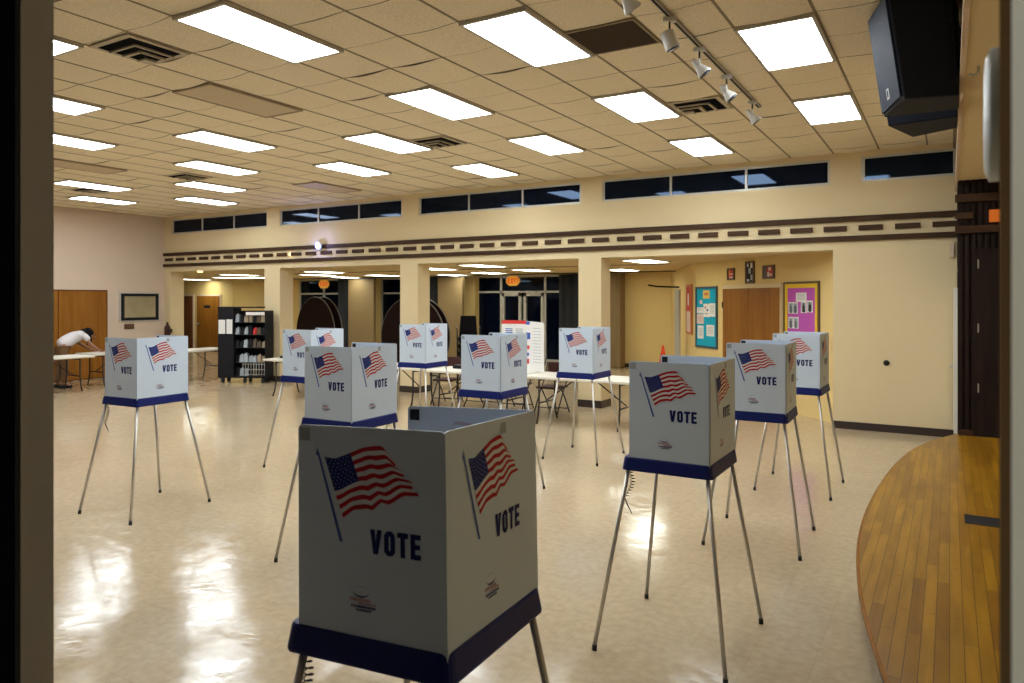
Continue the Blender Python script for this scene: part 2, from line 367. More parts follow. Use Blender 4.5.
# stage platform with its curved front
C = [(.09, 10.95), (.03, 10.75), (-.1, 10.45), (-.22, 10.1), (-.34, 9.6), (-.43, 9.0), (-.5, 8.3), (-.55, 7.5), (-.57, 6.8), (-.57, 6.2), (-.54, 5.6), (-.48, 5.0), (-.4, 4.45), (-.3, 3.95), (-.19, 3.5), (-.06, 3.0), (.06, 2.6), (.3, 2.1)]
def smooth(P, k=2):
    for _ in range(k):
        Q = [P[0]]
        for a, b in zip(P, P[1:]): Q += [(a[0]*.75+b[0]*.25, a[1]*.75+b[1]*.25), (a[0]*.25+b[0]*.75, a[1]*.25+b[1]*.75)]
        P = Q+[P[-1]]
    return P
CS = smooth(C)
st = thing('stage_platform', 'low curved golden-brown hardwood stage platform at the right', 'stage', (0, 0, 0))
poly = CS+[(1.6, 2.1), (1.6, 10.95)]
MB().prism(poly, .15, .2, 'stage').build('deck', st)
rp = [(x+.035, y) for x, y in CS]+[(1.6, 2.1), (1.6, 10.95)]
MB().prism(rp, 0, .15, 'base').build('riser', st)
nz = MB().tube([(x-.002, y, .182) for x, y in CS], .017, 'door', 8); nz.build('nosing', st)
B(.10, .52, 6.55, 6.82, .2, .203, 'blackp').build('floor_pocket_cover', st)

# ---------------------------------------------------------------- low room beyond the pillars
struct(B(-29, .2, YF+T, 24, 2.68, 2.78, 'backceil').build('ceiling_back'))
YB = 19.8
fac = MB()
fac.box(-22.1, -21.4, YB, YB+.1, 0, 2.68, 'back')
fac.box(-17.3-.55, -17.3, YB-.25, YB+.1, 0, 2.68, 'back'); fac.box(-13.74, -13.15, YB-.25, YB+.1, 0, 2.68, 'back')
fac.box(-8.3, -6.5, YB-.3, YB+.1, 0, 2.68, 'back'); fac.box(-10.1, -8.3, YB-.1, YB+.1, 0, 2.68, 'back')
struct(fac.build('wall_far'))
struct(B(-8.3, -6.6, YB-.32, YB-.3, 0, .1, 'base').build('baseboard_far'))
bw2 = MB(); bw2.prism([(-29, 17.9), (-22.9, 17.9), (-22.9, 18.0), (-29, 18.0)], 0, 2.68, 'back')
bw2.prism([(-22.9, 17.9), (-22.0, 19.8), (-22.1, 19.85), (-23.0, 18.0)], 0, 2.68, 'back'); struct(bw2.build('wall_far_left'))
# diagonal wall with the notice boards, then the wall running back from it
struct(MB().prism([(-1.5, 12.18), (-4.6, 15.2), (-4.4, 15.3), (-1.3, 12.3)], 0, 2.68, 'back').build('wall_diagonal'))
struct(MB().prism([(-4.6, 15.2), (-6.6, 19.55), (-6.4, 19.6), (-4.4, 15.2)], 0, 2.68, 'back').build('wall_diagonal_far'))
# night glazing
def glazing(n, x0, x1, verts_, head, doors=()):
    f = MB(); y0, y1 = YB-.05, YB+.02
    f.box(x0, x1, y0, y1, 2.62, 2.68, 'alu'); f.box(x0, x1, y0, y1, head-.03, head+.03, 'alu'); f.box(x0, x1, y0, y1, 0, .08, 'alu')
    for v in verts_: f.box(v-.035, v+.035, y0, y1, .0, 2.65, 'alu')
    for a, b in doors:
        f.box(a+.04, a+.14, y0-.02, y1, 0, head-.03, 'alu'); f.box(b-.14, b-.04, y0-.02, y1, 0, head-.03, 'alu'); f.box(a+.04, b-.04, y0-.02, y1, head-.13, head-.03, 'alu'); f.box(a+.04, b-.04, y0-.02, y1, .9, 1.0, 'alu'); f.box(a+.04, b-.04, y0-.02, y1, 0, .2, 'alu')
    o = struct(f.build('window_%d' % n)); B(x0, x1, YB, YB+.01, 0, 2.65, 'glass').build('window_pane', o); return o
glazing(6, -21.4, -17.85, [-21.37, -20.1, -18.9], 2.14)
glazing(7, -17.3, -13.74, [-17.27, -15.8], 2.14)
glazing(8, -13.15, -9.7, [-12.28, -10.68, -9.9], 2.16, [(-12.28, -11.48), (-11.48, -10.68)])
# dark folded curtains and tan folding partitions
def accordion(name, lab, cat, x0, x1, y, m, depth=.35):
    o = MB(); k = max(3, int((x1-x0)/.12)); w_ = (x1-x0)/k
    pts = []
    for i in range(k+1): pts.append((x0+i*w_, y+(0 if i % 2 else .07)))
    pts += [(x1, y+depth), (x0, y+depth)]
    o.prism(pts, .02, 2.66, m); return tag(o.build(name), lab, cat)
accordion('folded_curtain', 'dark folded curtain at the left night windows beside a tan partition', 'curtain', -18.7, -18.15, 19.0, 'curtain')
accordion('folded_curtain', 'dark folded curtain just right of the second pillar', 'curtain', -14.75, -14.1, 19.0, 'curtain')
accordion('folded_curtain', 'dark pleated curtain between the glass entrance and the pillar', 'curtain', -9.95, -8.98, 19.2, 'curtain')
accordion('folding_partition', 'narrow dark tan pleated partition edge right of the pillar', 'partition', -8.3, -7.85, 18.9, 'partition')
def panel(x0, x1, y, lab):
    t = thing('partition_panel', lab, 'partition', ((x0+x1)/2, y, 0)); h = (x1-x0)/2
    B(-h, h, 0, .12, .03, 2.62, 'partition').build('panel', t); B(-h, h, -.01, .13, 2.62, 2.66, 'darkmetal').build('top_seal', t)
panel(-17.85, -16.7, 18.7, 'tan partition panel between the left dark curtain and a cream column')
panel(-14.0, -13.05, 18.7, 'tan partition panel left of the stacked chairs')
tr = MB(); tr.box(-24, -3, 18.6, 18.68, 2.655, 2.68, 'darkmetal'); tr.box(-20, -5.2, 14.95, 15.03, 2.66, 2.68, 'offside'); struct(tr.build('trim_4'))

# brown doors in the far left room
for n, a, b in ((3, -25.95, -25.2), (4, -24.9, -23.6)):
    d = struct(B(a-.06, b+.06, 17.86, 17.9, 0, 2.12, 'wallpale').build('door_%d' % n))
    B(a, b, 17.83, 17.87, .01, 2.06, 'doordk' if n == 3 else 'door').build('door_leaf', d)
    MB().tube([(a+.1, 17.83, 1.0), (a+.1, 17.77, 1.0), (a+.1, 17.76, 1.0)], .035, 'silver').build('door_knob', d)
    if n == 4: B(-24.45, -24.1, 17.815, 17.83, 1.6, 1.7, 'blackp').build('door_sign', d)

# diagonal wall furniture: local x runs along the wall (away from the pillar to the left), y towards the viewer
DA = Vector((-1.5, 12.18, 0)); DD = (Vector((-4.6, 15.2, 0))-DA).normalized()
DROT = math.atan2(-DD.y, -DD.x)     # local +x = image right
def dpos(a, z=0): p = DA+DD*a; return (p.x, p.y, z)
dn = thing('brown_cupboard_door', 'brown flush double door in the diagonal wall between the teal and purple notice boards', 'door', dpos(2.28), DROT)
B(-.945, .945, -.03, 0, 0, 2.2, 'wall').build('frame', dn)
B(-.9, -.005, -.05, -.03, .01, 2.12, 'door').build('door_leaf', dn); B(.005, .9, -.05, -.03, .01, 2.12, 'door').build('door_leaf', dn)
for z in (.3, 1.75): B(-.92, -.89, -.06, -.03, z, z+.12, 'darkmetal').build('hinge', dn)
def board(a, w_, z0, z1, fr, felt, fw_, lab, papers, border=None, name='notice_board'):
    t = thing(name, lab, 'board', dpos(a, z0), DROT); h = z1-z0
    o = MB(); o.box(-w_/2, w_/2, -.03, 0, 0, fw_, fr).box(-w_/2, w_/2, -.03, 0, h-fw_, h, fr).box(-w_/2, -w_/2+fw_, -.03, 0, fw_, h-fw_, fr).box(w_/2-fw_, w_/2, -.03, 0, fw_, h-fw_, fr); o.build('frame', t)
    B(-w_/2+fw_, w_/2-fw_, -.015, 0, fw_, h-fw_, felt).build('felt', t)
    if border:
        e = fw_; b = MB(); c = .07
        b.box(-w_/2+e, w_/2-e, -.02, -.015, h-e-c, h-e, border).box(-w_/2+e, -w_/2+e+c, -.02, -.015, e, h-e-c, border).box(w_/2-e-c, w_/2-e, -.02, -.015, e, h-e-c, border); b.build('border', t)
    for (u, v, pw, ph, mm, marks) in papers:
        x = -w_/2+u*w_; z = h*(1-v); p = MB(); p.box(x, x+pw, -.019, -.0155, z-ph, z, mm)
        for (a1, b1, c1, d1, m1) in marks: p.box(x+a1*pw, x+b1*pw, -.0205, -.019, z-d1*ph, z-c1*ph, m1)
        p.build('pinned_paper', t)
    return t
lines = [(.15, .85, .2+.13*k, .24+.13*k, 'grey') for k in range(5)]
ph = [(.1, .9, .1, .9, 'grey'), (.3, .75, .35, .95, 'blackp'), (.4, .62, .15, .4, 'maroon')]
board(3.87, .86, .92, 2.18, 'navyframe', 'teal', .045, 'tall teal notice board with pinned white papers left of the brown door', [
    (.36, .06, .26, .17, 'ypaper', [(.2, .8, .3, .6, 'orangeframe')]), (.38, .28, .24, .27, 'paper', [(.2, .4, .2, .35, 'redp'), (.5, .8, .4, .55, 'bluep'), (.2, .7, .7, .8, 'grey')]),
    (.66, .27, .22, .27, 'paper', lines), (.06, .34, .26, .12, 'paper', lines[:3]), (.06, .45, .28, .2, 'pinkp', lines), (.1, .64, .24, .27, 'paper', lines), (.52, .62, .3, .23, 'paper', lines), (.2, .22, .1, .08, 'pinkp', [])])
board(.82, .92, .90, 2.21, 'brownframe', 'purple', .035, 'magenta notice board with yellow border right of the brown door', [
    (.36, .14, .27, .15, 'paper', lines[:5]), (.14, .26, .13, .19, 'paper', ph), (.27, .26, .13, .19, 'paper', ph), (.5, .25, .14, .19, 'paper', ph), (.67, .24, .14, .19, 'paper', ph),
    (.14, .45, .13, .19, 'paper', ph), (.29, .45, .13, .19, 'paper', ph)], 'yellow')
bl = thing('poster', 'red and white framed poster on the wall left of the teal board', 'poster', (-4.97, 15.98, 0), math.atan2(-(19.55-15.2), 2.0))
B(-.45, .45, -.03, 0, 1.15, 2.25, 'orangeframe').build('frame', bl); B(-.3, .3, -.035, -.03, 1.2, 1.65, 'pinkp').build('lower_sheet', bl); B(-.3, .3, -.035, -.03, 1.68, 2.2, 'redp').build('upper_sheet', bl)
B(-.1, .12, -.037, -.035, 1.78, 2.05, 'paper').build('portrait', bl)
def picture(a, w_, z0, z1, m1, marks, lab):
    t = thing('framed_picture', lab, 'picture', dpos(a, z0), DROT); h = z1-z0
    o = MB(); e = .035; o.box(-w_/2, w_/2, -.03, 0, 0, e, 'brownframe').box(-w_/2, w_/2, -.03, 0, h-e, h, 'brownframe').box(-w_/2, -w_/2+e, -.03, 0, e, h-e, 'brownframe').box(w_/2-e, w_/2, -.03, 0, e, h-e, 'brownframe'); o.build('frame', t)
    p = MB(); p.box(-w_/2+e, w_/2-e, -.015, 0, e, h-e, m1)
    for (u0, u1, v0, v1, mm) in marks: p.box((-.5+u0)*w_, (-.5+u1)*w_, -.02, -.015, h*v0, h*v1, mm)
    p.build('picture_print', t)
picture(2.94, .25, 2.29, 2.52, 'redp', [(.3, .7, .15, .3, 'pinkp'), (.45, .8, .45, .55, 'pinkp'), (.25, .35, .4, .8, 'ypaper')], 'small square red framed picture, leftmost of the three above the brown door')
picture(2.30, .28, 2.21, 2.62, 'blackp', [(.2, .35, .75, .9, 'paper'), (.6, .8, .7, .92, 'paper'), (.35, .62, .45, .7, 'grey'), (.2, .4, .1, .2, 'paper'), (.6, .8, .15, .4, 'grey')], 'tall narrow black framed picture in the middle of the three above the brown door')
picture(1.72, .34, 2.28, 2.52, 'redp', [(.1, .35, .1, .9, 'brownframe'), (.5, .7, .6, .85, 'pinkp'), (.6, .8, .2, .4, 'pinkp'), (.42, .55, .15, .5, 'paper')], 'red and dark framed picture, rightmost of the three above the brown door')
# grey door standing open in front of the far corner
gd = thing('open_grey_door', 'grey metal door seen nearly edge-on with a closer arm left of the poster', 'door', (-5.35, 16.45, 0), R(128))
B(0, .28, -.02, .025, .02, 2.15, 'alu').build('leaf', gd); MB().tube([(.05, 0, 2.2), (.1, .5, 2.22), (.02, .75, 2.25)], .02, 'darkmetal').build('closer_arm', gd)

# ---------------------------------------------------------------- signs, lights on walls
def letters(mb, txt, x, z, h, m, P, sp=1.0):
    """blocky condensed capitals; P maps (x, z) on the face to a point"""
    w_ = h*.52; s = h*.215
    def bar(pts): mb.poly([P(a, b) for a, b in pts], m)
    def r(x0, z0, x1, z1): bar([(x0, z0), (x1, z0), (x1, z1), (x0, z1)])
    for c in txt:
        if c == 'V':
            bar([(x, z+h), (x+s*1.1, z+h), (x+w_/2+s*.15, z+s*1.2), (x+w_/2, z), (x+w_/2-s*.5, z)]); bar([(x+w_-s*1.1+s*.3, z+h), (x+w_+s*.3, z+h), (x+w_/2+s*.6, z), (x+w_/2-s*.1, z), (x+w_/2-s*.1, z+s*1.2)])
            x += s*.3
        elif c == 'O':
            k = s*.7
            r(x, z+k, x+s, z+h-k); r(x+w_-s, z+k, x+w_, z+h-k)
            bar([(x, z+k), (x+k, z), (x+w_-k, z), (x+w_, z+k), (x+w_-s, z+s+.0), (x+s, z+s)]); bar([(x+s, z+h-s), (x+w_-s, z+h-s), (x+w_, z+h-k), (x+w_-k, z+h), (x+k, z+h), (x, z+h-k)])
        elif c == 'T': r(x, z+h-s, x+w_, z+h); r(x+w_/2-s/2, z, x+w_/2+s/2, z+h-s)
        elif c == 'E': r(x, z, x+s, z+h); r(x+s, z, x+w_*.92, z+s*.95); r(x+s, z+h-s*.95, x+w_*.92, z+h); r(x+s, z+h/2-s*.45, x+w_*.85, z+h/2+s*.45)
        elif c == 'X': bar([(x, z), (x+s*1.1, z), (x+w_, z+h), (x+w_-s*1.1, z+h)]); bar([(x+w_-s*1.1, z), (x+w_, z), (x+s*1.1, z+h), (x, z+h)])
        elif c == 'I': r(x, z, x+s, z+h); x -= w_-s
        x += (w_+h*.09)*sp
def exit_sign(x, y, z, lab):
    t = thing('exit_sign', lab, 'exit sign', (x, y, z)); w_, h = .46, .30
    oc = [(-w_/2+.1, 0), (w_/2-.1, 0), (w_/2, .1), (w_/2, h-.1), (w_/2-.1, h), (-w_/2+.1, h), (-w_/2, h-.1), (-w_/2, .1)]
    o = MB(); vs = [(a, 0, b) for a, b in oc]+[(a, .06, b) for a, b in oc]; n = 8
    o.add(vs, [tuple(range(n)), tuple(range(n, 2*n))[::-1]]+[(i, i+n, (i+1) % n+n, (i+1) % n) for i in range(n)], 'exit'); o.build('housing', t)
    l = MB(); letters(l, 'EXIT', -.17, .075, .15, 'exitred', lambda a, b: (a, -.004, b), 1.25); l.build('exit_lettering', t); MB().tube([(0, .03, h), (0, .03, 2.68-z)], .012, 'alu', 8).build('stem', t)
exit_sign(-11.4, 19.0, 2.34, 'orange octagonal exit sign above the glass entrance doors')
exit_sign(-19.35, 19.0, 2.33, 'orange octagonal exit sign hanging at the far left night window')

def rect_frame(o, w_, l, z0, z1, e, m):
    o.box(-w_/2, w_/2, -l/2, -l/2+e, z0, z1, m).box(-w_/2, w_/2, l/2-e, l/2, z0, z1, m).box(-w_/2, -w_/2+e, -l/2+e, l/2-e, z0, z1, m).box(w_/2-e, w_/2, -l/2+e, l/2-e, z0, z1, m)
def light_thing(label, loc, diff, fr, group):
    t = thing('ceiling_light', label, 'ceiling light', loc, 0, group)
    o = MB(); rect_frame(o, .607, 1.225, -.010, .02, .028, fr); o.build('frame', t)
    B(-.277, .277, -.58, .58, -.006, .01, diff).build('diffuser', t); return t
WORD = ['first', 'second', 'third', 'fourth', 'fifth', 'sixth', 'seventh', 'eighth', 'ninth']
def where(i, k):
    col = sorted([b for a, b in LIT if a == i], reverse=True); j = col.index(k)
    return 'lit ceiling light, %s from the far wall in the %s row from the stage' % (WORD[j], WORD[i])
src = None
for i, k in LIT:
    loc = (LX(i), LY(k), ZC-.022)
    if src is None: src = light_thing(where(i, k), loc, 'lamp', 'lampframe', 'lit lights in the main ceiling')
    else: dup(src, loc, 0, where(i, k))
offs = None
for (i, k), lab in zip(OFF, ('unlit ceiling light panel in the upper left of the ceiling, nearest of the unlit panels', 'unlit ceiling light panel near the far windows, left of centre', 'unlit ceiling light panel above the far left tables')):
    loc = (LX(i), LY(k), ZC-.018)
    if offs is None: offs = light_thing(lab, loc, 'off', 'offside', 'unlit ceiling panels')
    else: dup(offs, loc, 0, lab)
# lights in the low ceiling
BL = [(-18.48, 14.7), (-21.1, 16.4), (-24.0, 17.1), (-20.3, 17.0), (-16.5, 16.0), (-14.6, 14.4), (-15.07, 17.3), (-17.4, 18.2), (-10.8, 14.4), (-13.0, 18.2), (-8.93, 13.6), (-11.1, 17.2), (-9.15, 16.2), (-7.14, 17.3), (-5.1, 13.6)]
BL.sort(key=lambda p: -p[0]); bs = None
for n, (x, y) in enumerate(BL):
    lab = 'thin light in the low back ceiling, ' + ('nearest the notice boards' if n == 0 else '%s leftward from the notice boards' % (WORD+['tenth', 'eleventh', 'twelfth', 'thirteenth', 'fourteenth', 'fifteenth'])[n])
    if bs is None: bs = light_thing(lab, (x, y, 2.668), 'lampback', 'lampframe', 'lights in the low back ceiling')
    else: dup(bs, (x, y, 2.668), 0, lab)
# supply vents with nested L shaped slots
def vent(loc, lab):
    t = thing('ceiling_vent', lab, 'vent', loc, 0, 'slotted supply vents in the ceiling')
    B(-.285, .285, -.285, .285, 0, .012, 'vent').build('plate', t)
    for k in range(3):
        o = MB(); a = .235-.14*k; w_ = .095 if k == 0 else .075; b = -.23+.0*k
        o.box(b, a, -a, -a+w_, -.004, 0, 'slot'); o.box(a-w_, a, -a+w_, .23, -.004, 0, 'slot'); o.build('slot', t)
        # raised curved blade
        q = MB(); q.box(b, a-w_-.0, -a+w_, -a+w_+.02, -.02, 0, 'vent').box(a-w_-.02, a-w_, -a+w_, .23, -.02, 0, 'vent'); q.build('blade', t)
    return t
v0 = vent((-6.03, 3.76, ZC-.02), 'large slotted ceiling vent at the upper left, nearest the camera')
for (x, y), lab in (((-6.03, 8.06), 'slotted ceiling vent in the middle of the ceiling'), ((-2.39, 8.06), 'slotted ceiling vent beside the track lights'), ((-11.5, 8.06), 'small slotted ceiling vent between the left lights'), ((-14.6, 8.06), 'small distant slotted vent at the far left of the ceiling')):
    dup(v0, (x, y, ZC-.02), 0, lab)
rg = thing('return_grille', 'square brown return air grille in the ceiling between two bright lights', 'grille', (-2.39, 5.6, ZC-.016))
o = MB(); rect_frame(o, .6, .6, -.004, .012, .012, 'offside'); o.build('frame', rg)
o = MB(); o.box(-.288, .288, -.288, .288, .002, .01, 'grille')
for k in range(28): o.box(-.288, .288, -.28+k*.02, -.272+k*.02, -.003, .002, 'grille')
o.build('louvres', rg)

# track with spot lamps
tk = thing('light_track', 'long grey ceiling light track holding five spot heads', 'track', (-1.82, 6, ZC-.03))
B(-.02, .02, -2.6, 2.4, -.01, .03, 'track').build('rail', tk, .003); B(-.006, .006, -2.58, 2.38, -.013, -.009, 'slot').build('slot', tk)
def spot(loc, rz, lab, dark=False, tilt=38):
    t = thing('spot_head', lab, 'spotlight', loc, rz, 'spot heads on the ceiling track')
    B(-.02, .02, -.05, .05, -.035, 0, 'lampwhite').build('adapter', t, .004)
    MB().tube([(0, 0, -.03), (0, 0, -.10)], .008, 'darkmetal').build('stem', t)
    y = MB(); y.tube([(-.045, 0, -.17), (-.045, 0, -.11), (0, 0, -.095), (.045, 0, -.11), (.045, 0, -.17)], .007, 'lampwhite'); y.build('yoke', t)
    d = Vector((0, math.sin(R(tilt)), -math.cos(R(tilt)))); c = Vector((0, 0, -.17)); P = lambda s: c+d*s
    h = MB()
    if dark: h.tube([P(-.07), P(-.06), P(.07), P(.075)], [.03, .052, .058, .058], 'lampwhite', 20)
    else: h.tube([P(-.09), P(-.05), P(0), P(.06), P(.075)], [.018, .026, .034, .060, .062], 'lampwhite', 20)
    hh = h.build('shade', t); MB().tube([P(.068), P(.078)], .05 if dark else .054, 'lens', 20).build('lens', hh)
    return t
s0 = spot((-1.82, 5.35, ZC-.04), R(-60), 'white cylinder spot head with dark lens, second from the near end of the track', True, 22)
s1 = spot((-1.82, 6.12, ZC-.04), R(-75), 'white bell spot head in the middle of the track')
dup(s1, (-1.82, 4.5, ZC-.04), R(-40), 'white bell spot head cut by the top edge of the photo, nearest on the track')
dup(s1, (-1.82, 7.0, ZC-.04), R(-80), 'white bell spot head fourth along the track, second to last')
dup(s1, (-1.82, 8.05, ZC-.04), R(-70), 'white bell spot head at the far end of the track')

# speakers on the right wall
def cabinet(name, lab, bot, lean, h, logo):
    zb = 3.285; t = thing(name, lab, 'loudspeaker', (0, 0, zb), 0, 'wall loudspeakers')
    top = [(x+lean[i][0], y+lean[i][1], h) for i, (x, y) in enumerate(bot)]; b = [(x, y, 0) for x, y in bot]
    MB().hexa(b, top, 'spk').build('cabinet', t, .012)
    return t, b, top
sp1, b, tp = cabinet('wall_speaker', 'big black loudspeaker hung high on the right wall, the nearer of two', [(-.265, 5.66), (.058, 5.76), (.058, 6.18), (-.425, 6.18)], [(-.10, -.03), (-.05, 0), (0, 0), (-.10, -.03)], .76, 1)
# grille on the face between corners 0 and 3
def lerp(a, b, t): return tuple(a[i]+(b[i]-a[i])*t for i in range(3))
def facept(u, v, off):     # u from corner 3 to 0, v up
    p = lerp(lerp(b[3], b[0], u), lerp(tp[3], tp[0], u), v); n_ = (Vector(b[0])-Vector(b[3])).cross(Vector(tp[3])-Vector(b[3])).normalized()
    if n_.x > 0: n_ = -n_
    return tuple(Vector(p)+n_*off)
g = MB(); c4 = [facept(.04, .03, .0), facept(.96, .03, .0), facept(.96, .97, 0), facept(.04, .97, 0)]; c8 = [facept(.05, .035, .018), facept(.95, .035, .018), facept(.95, .965, .018), facept(.05, .965, .018)]
g.add(c4+c8, [(0, 1, 5, 4), (1, 2, 6, 5), (2, 3, 7, 6), (3, 0, 4, 7), (4, 5, 6, 7)], 'spkf'); g.build('grille', sp1)
g = MB(); g.poly([facept(.42, .10, .021), facept(.54, .10, .021), facept(.54, .20, .021), facept(.42, .20, .021)], 'silver')
g.poly([facept(.45, .115, .0225), facept(.51, .115, .0225), facept(.51, .185, .0225), facept(.45, .185, .0225)], 'spkf'); g.build('badge', sp1)
MB().tube([(.05, 5.9, .55), (.0, 5.73, .52), (-.01, 5.72, .42), (.03, 5.76, .35)], .006, 'blackp').build('cable', sp1)
MB().box(.04, .1, 5.9, 6.05, .2, .5, 'darkmetal').build('wall_bracket', sp1)
sp2, b2, tp2 = cabinet('wall_speaker', 'second black loudspeaker on the right wall, partly hidden behind the nearer one', [(-.42, 6.50), (.055, 6.42), (.055, 6.85), (-.27, 7.05)], [(-.10, .0), (0, 0), (0, 0), (-.10, .03)], .74, 0)
MB().box(.04, .1, 6.6, 6.75, .2, .5, 'darkmetal').build('wall_bracket', sp2)

# bright blue-white lamp on the frieze, halo and amber reflection as glowing discs
lp = thing('emergency_lamp', 'small dazzling blue-white lamp on the frieze above the left opening', 'lamp', (-12.02, YF-.05, 3.12))
MB().tube([(0, .0, 0), (0, -.05, 0), (0, -.09, -.01)], [.05, .07, .075], 'wmetal', 20).build('housing', lp)
MB().tube([(0, -.09, -.01), (0, -.10, -.012)], .052, 'led', 20).build('bulb', lp)
MB().tube([(0, -.088, -.01), (0, -.095, -.012)], .095, 'halo_ring', 24).build('blue_halo', lp)  # glowing disc around the bulb imitates its bluish halo
ld = bpy.data.lights.new('lamp_glow', 'POINT'); ld.energy = 9; ld.color = (.32, .36, 1); ld.shadow_soft_size = .05
lo = bpy.data.objects.new('lamp_glow', ld); COL.objects.link(lo); lo.parent = lp; lo.location = (0, -.22, 0)
am = MB().tube([(-13.04, YF-.001, 2.96), (-13.04, YF-.03, 2.96)], .03, 'amber', 14); tag(am.build('lamp_reflection'), 'tiny amber reflection among the frieze blocks at the left', 'light')  # emissive disc put in for a reflection of the lamp
am = MB().tube([(-16.6, YF+.2, 2.65), (-16.6, YF+.2, 2.62)], .06, 'amber', 14); tag(am.build('recessed_lamp'), 'small warm recessed lamp under the beam at the far left', 'light')

# ---------------------------------------------------------------- left wall pictures
pf = thing('wall_picture', 'black framed wide picture on the left wall beside the brown doors', 'picture', (XL, 11.08, 1.36))
o = MB(); o.box(0, .03, -.54, .54, 0, .74, 'alu'); o.build('mount', pf)
o = MB()
for a in ((-.5, .5, .03, .10), (-.5, .5, .64, .71)): o.box(.03, .05, *a, 'blackp')
o.box(.03, .05, -.5, -.42, .10, .64, 'blackp').box(.03, .05, .42, .5, .10, .64, 'blackp'); o.build('frame', pf)
o = MB(); o.box(.03, .035, -.42, .42, .10, .64, 'mural'); o.build('picture_print', pf)
pq = B(XL, XL+.02, 10.68, 10.93, 1.17, 1.30, 'brownframe'); tag(pq.build('wall_plaque'), 'small dark plaque below the framed picture on the left wall', 'plaque')
fe = thing('wall_extinguisher', 'small dark red bottle shaped extinguisher on the far wall corner at the left', 'extinguisher', (-17.5, YF-.12, .95))
MB().tube([(0, 0, 0), (0, 0, .03), (0, 0, .25), (0, 0, .32)], [.05, .075, .075, .03], 'maroon', 16).build('cylinder', fe)
MB().tube([(0, 0, .3), (0, 0, .38)], .025, 'blackp').build('valve', fe); B(-.03, .03, .05, .12, .1, .2, 'darkmetal').build('bracket', fe)

